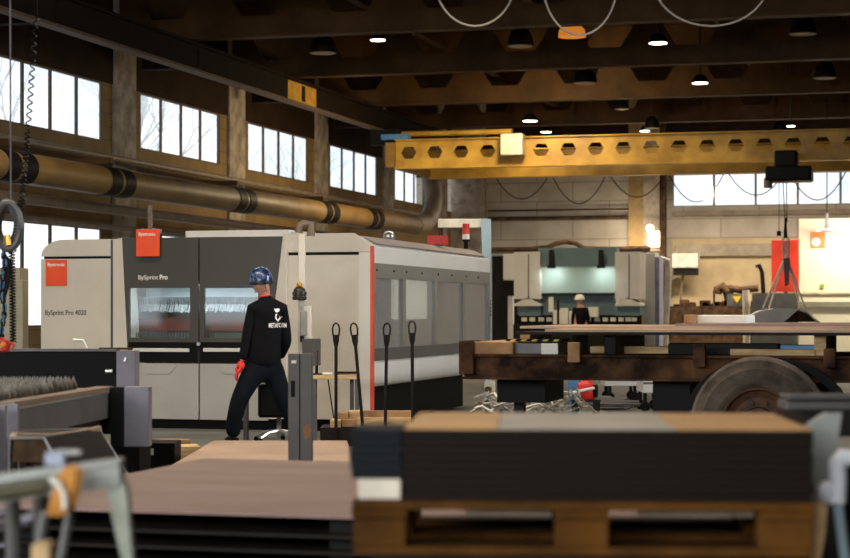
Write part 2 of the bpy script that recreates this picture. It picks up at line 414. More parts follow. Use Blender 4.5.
for x in (-12.2, -8.6, -5.0, -1.4):
    T(MB().span(x - .1, x + .1, 20, 60.5, 8.0, 8.12).build('roof_purlin', m_beam), 'dark roof purlin running along the hall', 'beam', kind='structure')
# crane runway along the window wall
b = MB(); b.span(-14.03, -13.97, -6, 60, 6.04, 6.5); b.span(-14.14, -13.86, -6, 60, 6.5, 6.55)
for y in COLS[4:]: b.span(XL + .45, -13.95, y - .12, y + .12, 6.1, 6.45)
T(b.build('crane_runway_beam', mat('runway_brown', '1c130b', .85, 0, .2, 1, spec=.1)), 'dark crane runway beam below the fascia along the window wall', 'beam', kind='structure')

rw = bpy.data.objects['crane_runway_beam']
MB().span(-14.12, -13.88, -6, 60, 5.99, 6.04).build('lower_flange', mat('lit_flange_brown', '54402e', .7, 0, .2, 1), rw)  # lighter brown paints the light along the lower edge
p = onX(288, 92, -13.96); q = onX(316, 100, -13.96)
MB().span(-13.97, -13.955, p.y, q.y, 6.05, 6.48).build('amber_glow_patch', mat('amber_glow_yellow', 'b98a28', .5, 0, .3, 4), rw)  # amber lamp glow on the beam, put in as a yellow patch

# ------------------------------------------------------------------ ducts and pipes on the window wall
r = thing('air_duct', 'long ochre round air duct along the window wall with an upturned far end', 'duct', (-13.6, 20, 3.3))
pts = [(-13.6, 12, 3.56), (-13.6, 30, 3.56), (-13.6, 48.6, 3.66)]
MB().tube(pts, .24, 20).build('duct_pipe', m_duct, r, True)
el = [(-13.6, 48.6, 3.66), (-13.6, 49.6, 3.74), (-13.6, 50.3, 4.0), (-13.65, 50.8, 4.45), (-13.8, 51.0, 5.1), (-13.9, 51.1, 5.95)]
MB().tube(el, .255, 16).build('duct_elbow', m_pipe, r, True)
for px in (10, 112, 238, 324, 370):
    p = onX(px, 180, -13.6)
    for dy in (-.27, .27):
        MB().tube([(-13.6, p.y + dy - .2, 3.56 + max(0, p.y - 30) * .0054), (-13.6, p.y + dy + .2, 3.56 + max(0, p.y - 30) * .0054)], .252, 20).build('duct_clamp', m_black, r, True)
    b = MB()
    b.span(-15.5, -13.6, p.y - .05, p.y + .05, 3.88, 3.98)
    b.build('duct_bracket', m_beam, r)
for nm, py0, X, rr, lab in (('wall_pipe', 203, -14.6, .09, 'grey pipe below the ochre air duct'), ('wall_pipe', 222, -15.0, .05, 'thin brown pipe just above the lower windows'),
                            ('wall_pipe', 148, -15.1, .06, 'dark pipe along the sill of the high windows')):
    p = onX(60, py0, X)
    T(MB().tube([(X, 10, p.z), (X, 58, p.z)], rr, 10).build(nm, m_pipe, None, True), lab, 'pipe')

# ------------------------------------------------------------------ yellow crane bridge and hoist
r = thing('bridge_crane', 'yellow overhead crane bridge with hexagonal web openings across the hall', 'crane', (-13.6, 46, 4.9))
hexbeam('girder', m_yel, -13.35, 9.3, 46, 4.98, 5.66, .68, .4, .3, 5.36, .02, .14, .03, parent=r)
hexbeam('girder', m_yel, -13.4, 9.3, 49.4, 4.96, 5.66, .68, .4, .3, 5.36, .02, .14, .03, parent=r)
b = MB(); b.span(-13.6, -13.36, 45.9, 49.8, 5.0, 5.62); b.build('end_carriage', mat('dull_ochre_steel', '8d6a2c', .6), r)
for y in (46.4, 49.4): MB().span(-14.1, -13.4, y - .15, y + .15, 5.6, 5.985).build('wheel_bracket', m_steel, r)
p = onY(440, 139, 46.3); q = onY(512, 139, 46.3)
MB().tube([(p.x - 1.0, 46.3, 5.86), (q.x, 46.3, 5.86)], .07, 10).build('handrail_tube', m_yel, r, True)
p = onY(387, 142, 46); MB().span(p.x - .1, p.x + .6, 45.8, 46.1, 5.69, 5.82).build('carriage_cover', m_blue2, r)
a, c = onY(501, 134, 45.6), onY(523, 155, 45.6)
b = MB(); b.span(a.x, c.x, 45.5, 45.84, c.z, a.z, bev=.03); b.build('control_box', mat('cream_box', 'd8d0bd', .5), r)
def sag(p, q, drop, n=10):
    p, q = Vector(p), Vector(q)
    return [p.lerp(q, k / n) - Vector((0, 0, drop * (1 - (2 * k / n - 1) ** 2))) for k in range(n + 1)]
for k in range(7):
    x = -11.6 + k * 1.55
    MB().tube(sag((x, 49.62, 4.92), (x + 1.4, 49.62, 4.92), .55 + .15 * (k % 2)), .015, 5).build('festoon_cable', m_black, r)
h = thing('chain_hoist', 'black hoist trolley hanging under the crane bridge with its hook block', 'hoist', W(788, 170, 44.4))
hp = W(788, 170, 44.4)
def hb(px0, px1, py0, py1, d, th): 
    a, e = W(px0, py1, d), W(px1, py0, d); return (a.x, e.x, (a.y + e.y) / 2 - th, (a.y + e.y) / 2 + th, a.z, e.z)
MB().span(*hb(766, 813, 167, 182, 44.4, .4), bev=.05).build('hoist_body', m_hook, h)
MB().span(*hb(775, 798, 151, 168, 44.4, .3), bev=.05).build('hoist_motor', m_hook, h)
MB().tube([W(768, 178, 44.25), W(768, 188, 44.25)], .1, 10).build('limit_switch', m_pipe, h)
b = MB(); 
for dx in (783, 786.5): b.tube([W(dx, 181, 44.4), W(dx + (2 if dx < 785 else .5), 222, 44.4)], .012, 6)
b.build('rope', m_steel, h)
b = MB(); b.hull([W(783.5, 238, 44.25) , W(787.5, 238, 44.25), W(786.5, 218, 44.25), W(784.5, 218, 44.25)], [W(783.5, 238, 44.5), W(787.5, 238, 44.5), W(786.5, 218, 44.5), W(784.5, 218, 44.5)])
b.build('hook_block', m_hook, h)
MB().tube([W(779, 182, 44.4), W(779, 232, 44.4)], .008, 5).build('pendant_cable', m_steel, h)
MB().tube([W(779, 231, 44.4), W(779, 236, 44.4)], .05, 8).build('pendant_control', m_hook, h)
# lifting sling and the curved sheet it carries
s_ = thing('chain_sling', 'pale chain sling hanging from the hoist hook with legs spread to the curved sheet', 'sling', W(787, 308, 44.4))
top = W(786, 255, 44.4)
b = MB()
for k in range(5):
    c = W(785.5 + (k % 2) * .8, 240 + k * 4, 44.4)
    b.tube([c + Vector((.07 * math.cos(t), .02, .08 * math.sin(t))) for t in [i * PI / 4 for i in range(8)]], .02, 6, True)
b.build('chain_link', m_sil, s_)
for px, py, d in ((763, 308, 44.0), (769, 308, 44.7), (800, 306, 44.2), (806, 311, 44.7)):
    MB().tube([top, W(px, py, d)], .022, 6).build('sling_leg', mat('pale_rope', 'e8e2d4', .7), s_)
b = MB(); b.hull([W(783, 258, 44.3), W(790, 258, 44.3), W(789, 285, 44.3), W(785, 286, 44.3)], [W(783, 258, 44.45), W(790, 258, 44.45), W(789, 285, 44.45), W(785, 286, 44.45)])
b.build('sling_tag', m_grey, s_)
cs_ = thing('curved_steel_sheet', 'bent pale steel sheet hanging in the chain sling', 'steel sheet', W(783, 322, 44.4))
m_psh = mat('pale_sheet_steel', 'dedad6', .5, 0, .1, 3)
prof = [(745, 322), (750, 316), (760, 311), (775, 308.5), (790, 308.5), (799, 309), (808, 312), (815, 318), (820, 322)]
A, B = [], []
for off, L, d in ((0, A, 44.0), (-3, B, 45.1)):
    up = [W(x + off, y, d) for x, y in prof]; L += up + [p - Vector((0, 0, .03)) for p in up[::-1]]
MB().hull(A, B).build('curved_top', m_psh, cs_)
f_ = [(745, 322), (750, 316), (760, 311), (775, 308.5), (790, 308.5), (799, 309), (784, 322)]
MB().hull([W(x, y, 43.96) for x, y in f_], [W(x, y, 44.0) for x, y in f_]).build('front_skirt', m_psh, cs_)
f_ = [(799, 309), (808, 312), (815, 318), (820, 322), (784, 322)]
MB().hull([W(x, y, 44.5) for x, y in f_], [W(x, y, 44.55) for x, y in f_]).build('dark_end_face', m_rust2, cs_)

# ------------------------------------------------------------------ ceiling lamps
def bell_lamp(px, py, d, dia, lit, label):
    """py = rim row of the shade"""
    p = W(px, py, d); rr = dia / 2
    o = thing('high_bay_lamp', label, 'lamp', p, 0, 'high bay lamps under the roof')
    h_ = dia * (.75 if not lit else .5)
    MB().lathe([(rr, 0), (rr * .97, .02), (rr * .86, h_ * .45), (rr * .55, h_ * .85), (rr * .25, h_), (rr * .22, h_), (rr * .5, h_ * .82), (rr * .8, h_ * .43), (rr * .9, .0), (rr, 0)], p, cap=False).build('lamp_shade', m_lampd, o, True)
    top = ZC - .01
    MB().tube([p + Vector((0, 0, h_ - .02)), Vector((p.x, p.y, top))], .02, 6).build('suspension_rod', m_lampd, o)
    MB().lathe([(rr * .88, -.012), (rr * .88, .02)], p).build('lamp_glass', m_lit if lit else mat('cream_lamp_glass', '9a8468', .5), o)
    if lit:
        l = bpy.data.lights.new('lamp_light', 'SPOT'); l.energy = 150; l.color = WARM; l.spot_size = 2.3; l.spot_blend = .6; l.shadow_soft_size = .2
        lo = bpy.data.objects.new('lamp_light', l); COL.objects.link(lo); lo.parent = o; lo.location = (0, 0, -.06)
    return o
bell_lamp(658, 43, 38, .4, True, 'lit high bay lamp hanging alone near the top, brightest of all')
bell_lamp(700, 83, 43.8, .4, True, 'lit high bay lamp just below and beside the brightest one')
bell_lamp(378, 40, 37.5, .33, True, 'small lit lamp high above the yellow crane end')
bell_lamp(530, 121, 50, .42, True, 'lit lamp just above the cream box on the crane bridge')
bell_lamp(546, 132, 56, .34, True, 'small lit lamp close beside the cream box on the crane')
bell_lamp(645, 131, 56, .32, True, 'small lit lamp above the middle of the crane bridge')
bell_lamp(791, 126, 50, .24, True, 'tiny lit lamp above the black hoist trolley')
bell_lamp(323, 53, 38.5, .56, False, 'unlit bell lamp above the last side-wall windows')
bell_lamp(520.5, 46, 38.5, .56, False, 'unlit bell lamp between the first two hanging cable loops')
bell_lamp(585, 83, 43.5, .58, False, 'unlit bell lamp in the second row of roof beams')
bell_lamp(803, 34, 38, .56, False, 'unlit bell lamp highest at the far right of the roof')
bell_lamp(825, 78, 43, .54, False, 'unlit lamp lower at the far right under the second beam')
bell_lamp(780, 133, 55, .5, False, 'unlit lamp close above the hoist trolley')
bell_lamp(622, 109, 49.5, .4, False, 'small unlit bell lamp above the crane bridge beside the small lit lamp')
bell_lamp(652, 128, 50.5, .42, False, 'unlit bell lamp right beside the small lit lamp')
# orange lit panel seen in a roof beam opening
p = W(572, 37, 38.2); o = thing('amber_lamp', 'amber glowing lamp behind the middle hanging cable loop', 'lamp', p)
MB().lathe([(.28, 0), (.26, .14), (.14, .26), (0, .3)], p).build('lamp_shade', mat('amber_glow', 'c8782a', .5, 0, .3, 6, emit=.9), o, True)
MB().tube([p + Vector((0, 0, .28)), Vector((p.x, p.y, ZC - .01))], .02, 6).build('suspension_rod', m_lampd, o)
# hanging cable loops high up
for i, (x0, x1, yb, lab) in enumerate(((433, 517, 26, 'first pale cable loop hanging from the roof, beside an unlit lamp'), (541, 619, 35, 'middle pale cable loop hanging in front of the amber lamp'),
                                      (650, 772, 26, 'widest pale cable loop hanging at the top right'))):
    d = 28.0; a, e = W(x0, -38, d), W(x1, -38, d); bot = W((x0 + x1) / 2, yb, d); dr = a.z - bot.z
    n = 20; pts = [a.lerp(e, (1 - math.cos(PI * k / n)) / 2) - Vector((0, 0, dr * (math.sin(PI * k / n)) ** .8)) for k in range(n + 1)]
    pts = [Vector((a.x, a.y, 6.6))] + pts + [Vector((e.x, e.y, 6.6))]
    T(MB().tube(pts, .016, 8).build('hanging_cable', mat('pale_cable', 'a29688', .6)), lab, 'cable', 'cable loops under the roof')

# ------------------------------------------------------------------ laser cutting machine
FY = onY(372, 247, 20.67).y
MX = -6.28
def fy(px, py, y=FY): return onY(px, py, y)
mc = thing('laser_cutting_machine', 'big beige and charcoal laser cutting machine with two windowed doors behind the walking worker', 'machine', (-8.3, FY + 2.5, 0))
xL, xA, xB, xC, xD = fy(41, 300).x, fy(113, 300).x, fy(125, 300).x, fy(199, 300).x, fy(284, 300).x
xE = fy(371, 300).x
zT = 2.24
# left cabinet with rounded shoulder
b = MB(); q = [(xL - .0, .12), (xA, .12), (xA, 2.0), (xL, 2.0)]
b.prism(q, 'y', FY, FY + 2.6); b.build('left_cabinet', m_mach, mc)
arc = [(xL + .3 - .3 * math.cos(t * PI / 10), 2.03 + .2 * math.sin(t * PI / 10)) for t in range(6)]
MB().prism([(xA, 2.03)] + [(xA, 2.23)] + arc[::-1], 'y', FY, FY + 2.6).build('left_cabinet_hood', m_mach, mc, True)
MB().span(xL + .03, xA - .03, FY + .02, FY + 2.5, 1.99, 2.04).build('hood_gap', m_black, mc)
a, c = fy(46, 260), fy(67, 286)
bn = MB().span(a.x, c.x, FY - .012, FY, c.z, a.z).build('orange_sign', m_orange, mc)
text('sign_lettering', 'Bystronic', .06, m_letter, bn, (a.x + .025, FY - .0135, a.z - .075), FRONT, bold=.001, width=(c.x - a.x) * .82)
a = fy(45, 315); c = fy(86, 315)
text('model_lettering', 'BySprint Pro 4020', .085, m_letterd, mc, (a.x, FY - .002, a.z), FRONT, bold=.0012, width=c.x - a.x)
# pillar strips and charcoal doors, slightly proud
DY = FY - .06
p1, p2, p3 = fy(122, 238, DY), fy(128, 362, DY), fy(113, 430, DY)
b = MB(); b.prism([(fy(113, 300, DY).x, .14), (p2.x + .02, .14), (p2.x, p2.z), (p1.x, p1.z), (p1.x, zT), (fy(113, 300, DY).x, zT - .02)], 'y', DY - .0, FY + .3); b.build('door_surround', m_mach, mc)
u1, u2 = fy(283, 238, DY), fy(268, 362, DY)
b = MB(); b.prism([(u2.x, .14), (fy(286, 300, DY).x, .14), (fy(286, 300, DY).x, zT + .03), (u1.x, zT + .03), (u2.x, u2.z)], 'y', DY, FY + .3); b.build('door_surround', m_mach, mc)
zb, zt = p2.z, fy(125, 238, DY).z
def door(xa_t, xa_b, xb_t, xb_b, wpx, hpx):
    """charcoal door with a window opening; corners at top and bottom"""
    a, c = fy(wpx[0], 288, DY), fy(wpx[1], 338, DY)
    d = MB(); y0, y1 = DY, DY + .05
    d.prism([(xa_b, zb), (xb_b, zb), (xb_b, c.z), (xa_b, c.z)], 'y', y0, y1)
    d.prism([(xa_b + (xa_t - xa_b) * (a.z - zb) / (zt - zb), a.z), (xb_b + (xb_t - xb_b) * (a.z - zb) / (zt - zb), a.z), (xb_t, zt), (xa_t, zt)], 'y', y0, y1)
    d.prism([(xa_b, c.z), (a.x, c.z), (a.x, a.z), (xa_b + (xa_t - xa_b) * (a.z - zb) / (zt - zb), a.z)], 'y', y0, y1)
    d.prism([(c.x, c.z), (xb_b, c.z), (xb_b + (xb_t - xb_b) * (a.z - zb) / (zt - zb), a.z), (c.x, a.z)], 'y', y0, y1)
    o = d.build('charcoal_door', m_dark, mc)
    MB().span(a.x, c.x, y0 + .02, y0 + .026, c.z, a.z).build('door_window', glass('door_glass', (.72, .78, .8), .14), o)
    hl, hr = fy(hpx[0], 348, DY), fy(hpx[1], 352, DY)
    MB().span(hl.x, hr.x, DY - .035, DY - .012, hr.z, hl.z, bev=.006).build('door_handle', m_white, o)
    # black lower band of the door
    MB().prism([(xa_b + .005, zb), (xb_b - .005, zb), (xb_b - .005, c.z - .05), (xa_b + .005, c.z - .05)], 'y', DY - .004, DY).build('door_band', m_black, o)
    return a, c
xm = fy(199, 300, DY).x
w1 = door(p1.x, p2.x, xm - .008, xm - .008, (129, 190), (133, 190))
w2 = door(xm + .008, xm + .008, u1.x, u2.x, (204, 258), (204, 262))
lk = fy(199.5, 344, DY); MB().lathe([(.022, -.02), (.022, 0)], (xm, DY - .005, lk.z), 'y', 12).build('door_lock', m_sil, mc)
# lower beige flaps with recessed grips
for xa, xb, gp in ((p2.x, xm - .008, (140, 178)), (xm + .008, u2.x, (216, 258))):
    z0_, z1_ = fy(150, 419, DY).z, zb - .012
    fl = MB().span(xa, xb, DY, DY + .05, z0_, z1_, bev=.008).build('lower_flap', m_mach2, mc)
    g0, g1 = fy(gp[0], 366, DY), fy(gp[1], 374, DY)
    MB().prism([(g0.x, z1_ - .01), (g1.x, z1_ - .01), (g1.x - .1, g1.z), (g0.x + .1, g1.z)], 'y', DY - .012, DY + .001).build('grip_recess', m_mach2, fl)
t0 = fy(150, 328, DY)
text('model_lettering', 'BySprint', .075, m_letter, mc, (fy(138, 280, DY).x, DY - .002, fy(138, 279.5, DY).z), FRONT, width=.25)
text('model_lettering', 'Pro', .078, m_letter, mc, (fy(159.5, 280, DY).x, DY - .002, fy(138, 279.5, DY).z), FRONT, bold=.002, width=.1)
MB().span(fy(111, 300).x - .004, fy(113, 300).x, FY - .002, FY + .01, .16, 2.22).build('cabinet_seam', m_grey2, mc)
# inside of the machine, seen through the door windows
ins = MB(); ins.span(xB + .03, xD - .1, FY + 1.2, FY + 1.25, .3, 2.0); ins.span(xB, xD, FY - .0, FY + 1.25, 1.72, 1.76); ins.build('inner_housing', m_grey2, mc)
MB().span(xB + .05, xD - .1, FY + .5, FY + .6, fy(150, 297).z, fy(150, 284).z).build('inner_light_rail', mat('inner_rail', 'c5cfd2', .4, 0, .05), mc)
for wa, wc in (w1, w2):
    b = MB(); n = 62
    for k in range(n):
        x = wa.x - .16 + (wc.x - wa.x + .2) * (k + .5) / n; zt_ = fy(150, 297, FY + .35).z; zb_ = fy(150, 312, FY + .35).z + R.uniform(-.012, .012)
        b.tube([(x, FY + .32, zt_), (x + R.uniform(-.01, .01), FY + .36, (zt_ + zb_) / 2), (x + R.uniform(-.015, .015), FY + .3, zb_)], .0075, 5)
    b.build('brush_curtain', m_chrome, mc)
    MB().span(wa.x - .2, wc.x + .05, FY + .4, FY + .45, fy(150, 331).z, fy(150, 318).z).build('red_rail', mat('dark_red_rail', '8c3a2a', .5, 0, .2, 4), mc)
    b = MB()
    for k in range(20):
        x = wa.x + (wc.x - wa.x) * (k + .5) / 20
        b.span(x - .012, x + .012, FY + .1, FY + .11, fy(150, 339).z, fy(150, 332.5).z)
    b.build('grid_teeth', m_sil, mc)
il = area('inner_machine_lamp', (0, 0, 0), 1.6, .1, 16, COOL); il.parent = mc; il.location = ((xB + xD) / 2 + 8.3, -2.5 + .12, 1.7)
# top housing
MB().span(fy(177, 231).x, fy(283, 231).x, FY + .25, FY + 1.8, zT - .06, fy(180, 231, FY + .25).z, bev=.01).build('top_housing', m_white, mc)
# right cabinet with sloping shoulder
zS = 2.11
b = MB(); b.prism([(xD + .02, .14), (MX, .14), (MX, 2.02), (xD + .02, 2.02)], 'y', FY, FY + .055); b.build('right_cabinet', m_mach, mc)
b = MB(); b.prism([(xD + .02, 2.055), (MX, 2.055), (MX, zS), (MX - .22, zT + .03), (xD + .02, zT + .03)], 'y', FY, FY + .055); b.build('right_cabinet_hood', m_mach, mc)
MB().span(xD + .05, MX - .03, FY + .015, FY + .05, 2.01, 2.06).build('hood_gap', m_black, mc)
MB().span(xE - .14, MX + .003, FY - .01, FY, .14, 2.05).build('white_edge_strip', m_white, mc)
MB().span(MX - .02, MX + .008, FY - .014, FY + .058, .16, zS + .01).build('red_edging', m_redline, mc)
# long side wing running back
YE = onX(490, 262, MX).y
MB().prism([(MX - 2.9, zT), (MX - .22, zT), (MX, zS), (MX, 1.93), (MX - 2.9, 1.93)], 'y', FY + .06, YE).build('wing_roof', m_white, mc)
MB().prism([(MX - 2.9, zT + .012), (MX - .24, zT + .012), (MX - .03, zS + .05), (MX - .03, zS + .038), (MX - .24, zT), (MX - 2.9, zT)], 'y', FY + .3, YE - .1).build('wing_roof_cover', mat('taupe_cover', '8d8078', .5, 0, .1, 2), mc)
yy = [FY + .08] + [onX(px, 300, MX).y for px in (404, 436, 464)] + [YE - .05]
fr = MB(); fr.span(MX - .05, MX, FY + .06, YE, 1.76, 1.93); MB().span(MX - .05, MX + .002, FY + .06, YE, .81, .95).build('wing_lower_rail', mat('dark_grey_rail', '57554f', .45, .1, .08, 2), mc)
for y in yy: fr.span(MX - .05, MX + .004, max(FY + .06, y - .07), min(YE, y + .07), .95, 1.78)
fr.build('wing_window_frame', mat('warm_grey_frame', '7d7970', .4, .1, .08, 2), mc)
for i in range(4):
    MB().span(MX - .03, MX - .024, yy[i] + .06, yy[i + 1] - .06, .94, 1.77).build('wing_window', m_wing, mc)
b = MB()
for y in yy[:-1]:
    for dy in (.14, .0):
        b.lathe([(.014, 0), (.014, .012)], (MX - .002, y + .1 + dy * 5, 1.85), 'x', 10)
b.build('frame_bolts', m_black, mc)
sk = [(MX - .03, .81), (MX - .0, .78), (MX + .0, .66), (MX - .03, .56), (MX - .12, .5), (MX - .3, .48), (MX - .3, .81)]
MB().prism(sk, 'y', FY + .06, YE).build('wing_skirt', m_white, mc, True)
MB().span(MX - 2.6, MX - .35, FY + .3, YE - .2, .03, .5).build('wing_base', m_black, mc)
MB().span(MX - 2.7, MX - 1.4, FY + .7, YE - .1, .5, 1.9).build('inner_core', m_grey2, mc)
for px, c0, c1, y, h2 in ((0, 0, 0, yy[0] + .55, 'c23a2c'),):
    MB().span(MX - .35, MX - .2, y - .1, y + .5, 1.5, 1.74).build('red_reflection_block', m_red, mc)  # red block added to imitate the red reflection in the first wing window
y = (yy[1] + yy[2]) / 2; MB().span(MX - .16, MX - .12, yy[1] + .0, yy[2] - .0, 1.28, 1.76).build('reflection_panel', mat('cream_reflection', 'f0e8d0', .5, 0, .03, 2, emit=1.7), mc)  # glowing panel imitates a bright reflection in the second wing window
MB().span(xL + .1, MX - .4, FY + .1, FY + 2.4, .0, .15).build('plinth', m_black, mc)
MB().span(xL + .3, xD, FY + 1.3, FY + 2.5, .15, 2.1).build('rear_body', m_mach2, mc)
p = onX(393, 241, MX - .3); MB().ball((MX - .35, p.y, 2.3), (.08, .08, .07)).build('silver_dome', m_sil, mc, True)
p = W(445, 248, 25.2); MB().box((p.x - .1, p.y, 2.32), (.24, .2, .12)).build('red_roof_box', m_red, mc)
# signal tower
p = W(466, 250, 26.0); st = MB().lathe([(.03, 0), (.03, .1), (.05, .1), (.05, .13)], (p.x, p.y, 2.23), n=14).build('signal_tower', m_black, mc, True)
for k, mm in enumerate((m_paper, m_redline, m_red)):
    MB().lathe([(.05, 0), (.05, .07)], (p.x, p.y, 2.36 + k * .072), n=14).build('signal_lens', mm, st, True)
# control column standing in front of the right cabinet, with its arm
cp = thing('control_column', 'tall beige control column with a phone recess in front of the machine cabinet', 'column', W(304, 430, 20.5))
d = 20.5
def camspan(b, px0, px1, py0, py1, d, th, bev=0):
    a, e = W(px0, py1, d), W(px1, py0, d); c = (a + e) / 2
    w = (px1 - px0) / F * d; hgt = (py1 - py0) / F * d
    return b.box(c, (w, th, hgt), rz=TH, bev=bev)
camspan(MB(), 298.5, 305.5, 234, 436, d, .1, .01).build('column_tube', m_mach, cp)
camspan(MB(), 303, 312, 306, 436, d - .02, .12, .01).build('column_housing', m_mach, cp)
MB().tube([W(299, 233, d), W(300, 226, d), W(304, 224, d), W(311, 224, d), W(311, 236, d)], .045, 10).build('cable_elbow', m_pipe, cp, True)
camspan(MB(), 300, 307, 311, 336, d - .1, .02, .01).build('phone_recess', mat('recess_grey', '8a8780', .5), cp)
camspan(MB(), 300, 304, 336, 342, d - .11, .03).build('handset_rest', m_steel, cp)
bw = W(299.5, 300, d - .1)
be = MB().lathe([(.07, 0), (.078, .01), (.078, .035), (.068, .04), (.068, .05), (.078, .055), (.078, .085), (.066, .09), (.06, .12), (.03, .145), (0, .15)], bw, n=16).build('warning_bell', mat('bell_dark', '33322a', .4, .3), cp, True)
MB().ball(bw + Vector((0, -.01, .165)), (.03, .03, .028)).build('bell_cap', mat('cap_yellow', 'd89a1c', .4), be, True)

# loader gantry behind the machine
g = thing('loader_gantry', 'pale blue and cream gantry frame rising at the far end of the machine', 'gantry', W(487, 425, 28.3))
camspan(MB(), 438, 489, 219, 228, 28.3, .12, .01).build('cross_beam', mat('cream_steel', 'd2c9b4', .5), g)
b = MB(); b.hull([W(481, 219, 28.2), W(491, 219, 28.2), W(492.5, 403.5, 28.2), W(486.5, 403.5, 28.2)], [W(481, 219, 28.4), W(491, 219, 28.4), W(492.5, 403.5, 28.4), W(486.5, 403.5, 28.4)])
b.build('upright', m_blue, g)
b = MB()
for k in range(5): camspan(b, 488.5, 491, 300 + k * 3.4, 302.2 + k * 3.4, 28.15, .02)
b.build('upright_markings', m_black, g)
camspan(MB(), 438, 443, 219, 403, 28.4, .12).build('upright', m_rust2, g)

# ------------------------------------------------------------------ hanging orange banner over the machine doors
bp = FY - .12
a, c = fy(137, 229.5, bp), fy(159, 256.5, bp)
o = thing('hanging_sign', 'orange sign plate hung on the top edge of the charcoal machine doors', 'sign', (a.x, bp, c.z))
pl = MB().span(a.x, c.x, bp - .03, bp + .03, c.z, a.z, bev=.006).build('sign_plate', m_orange, o)
text('sign_lettering', 'Bystronic', .055, m_letter, pl, (a.x + .03, bp - .032, a.z - .075), FRONT, bold=.001, width=(c.x - a.x) * .76)
b = MB(); b.span(a.x + .06, a.x + .08, bp - .005, FY + .1, a.z - .04, a.z + .01); b.span(c.x - .08, c.x - .06, bp - .005, FY + .1, a.z - .04, a.z + .01); b.build('sign_hook', m_sil, o)
MB().span(a.x + .02, a.x + .06, FY + .15, FY + .2, zT, a.z + .3).build('sign_post', m_pipe, o)

# ------------------------------------------------------------------ the worker
D0 = 20.0; K = F / D0
wk = thing('person', 'worker in black jacket, blue helmet and red glove walking away past the machine doors', 'person', W(262, 443, D0) * 1.0, TH)
wk.location.z = 0
def wp(px, py, y=0.0): return ((px - 262) / K, y, H + (HOR - py) / K)
bv = [(wp(264, 352), .08), (wp(265, 330), .08), (wp(266, 312), .07), (wp(265.5, 300, .0), .062), (wp(264.5, 293, -.01), .058),
      (wp(262.5, 288, -.02), (.075, .085)), (wp(261.5, 280, -.02), (.082, .095)), (wp(261.5, 273, -.02), (.07, .08)),
      (wp(254, 310, -.06), .04), (wp(248.5, 336, -.08), .035), (wp(243, 362, -.1), .03),
      (wp(280.5, 310, .06), .04), (wp(285.8, 342, .08), .035), (wp(276, 360, .26), .03),
      (wp(254.5, 364, -.05), .05), (wp(239.5, 400, -.12), .045), (wp(234, 430, -.06), .04),
      (wp(274, 364, .05), .05), (wp(283.5, 402, .03), .045), (wp(296, 430, .14), .04),
      (wp(253.6, 287.5, -.02), .016), (wp(268.8, 286, -.1), .018)]
be_ = [(0, 1), (1, 2), (2, 3), (3, 4), (4, 5), (5, 6), (6, 7), (2, 8), (8, 9), (9, 10), (2, 11), (11, 12), (12, 13), (0, 14), (14, 15), (15, 16), (0, 17), (17, 18), (18, 19), (5, 20), (5, 21)]
skin('body', bv, be_, m_skin, wk)
b = MB()
for y in (-.06, .02): b.ball(wp(254.4, 284.5, y), (.009, .012, .009), 8)
b.build('eyes', m_paper, wk, True, local=True)
MB().ball(wp(255.2, 292, -.02), (.012, .03, .007), 8).build('mouth', mat('lip', 'a8605a', .5), wk, True, local=True)
MB().ball(wp(266.5, 283.5, -.02), (.05, .078, .055), 14).build('hair', mat('cropped_hair', '3a2a20', .8), wk, True, local=True)
jv = [(wp(264, 372), (.205, .18)), (wp(264, 352), (.19, .17)), (wp(265.5, 332), (.19, .17)), (wp(267, 316), (.185, .16)), (wp(266, 305), (.13, .12)), (wp(266, 298), (.066, .07)), (wp(265.7, 295.5), (.064, .068)),
      (wp(254, 310, -.06), .085), (wp(248.5, 336, -.08), .066), (wp(243.6, 360.5, -.11), .05),
      (wp(280.5, 309.5, .06), .088), (wp(285.8, 342, .08), .066), (wp(278, 358, .24), .05)]
je = [(0, 1), (1, 2), (2, 3), (3, 4), (4, 5), (5, 6), (4, 7), (7, 8), (8, 9), (4, 10), (10, 11), (11, 12)]
jk = skin('jacket', jv, je, m_cloth, wk)
rv = [(wp(264, 298.2), .0)]
MB().tube([Vector(wp(265.7, 296.2)) + Vector((.066 * math.cos(t), .072 * math.sin(t), .012 * math.cos(t))) for t in [k * PI / 8 for k in range(16)]], .008, 6, True).build('red_collar', m_red, jk, local=True)
tv = [(wp(264, 354), (.155, .14)), (wp(264, 366), (.16, .14)), (wp(253.5, 372, -.05), (.125, .125)), (wp(239.5, 401, -.12), .096), (wp(234, 424, -.07), .088), (wp(233.5, 438, -.05), .085),
      (wp(274.5, 372, .05), (.12, .125)), (wp(283.5, 401, .03), .092), (wp(293, 424, .12), .082), (wp(297.5, 436, .16), .08)]
tr_ = skin('trousers', tv, [(0, 1), (1, 2), (2, 3), (3, 4), (4, 5), (1, 6), (6, 7), (7, 8), (8, 9)], m_trous, wk)
for x, y, dx in ((233.5, -.05, -5), (298, .15, -5)):
    px = x
    skin('boot', [(wp(px + 2, 437, y), .05), (wp(px + 2, 440, y + .0), .052), (wp(px + dx * .6, 440.2, y + .08), .05), (wp(px + dx * 1.6, 440.8, y + .16), .036)], [(0, 1), (1, 2), (2, 3)], m_boot, wk)
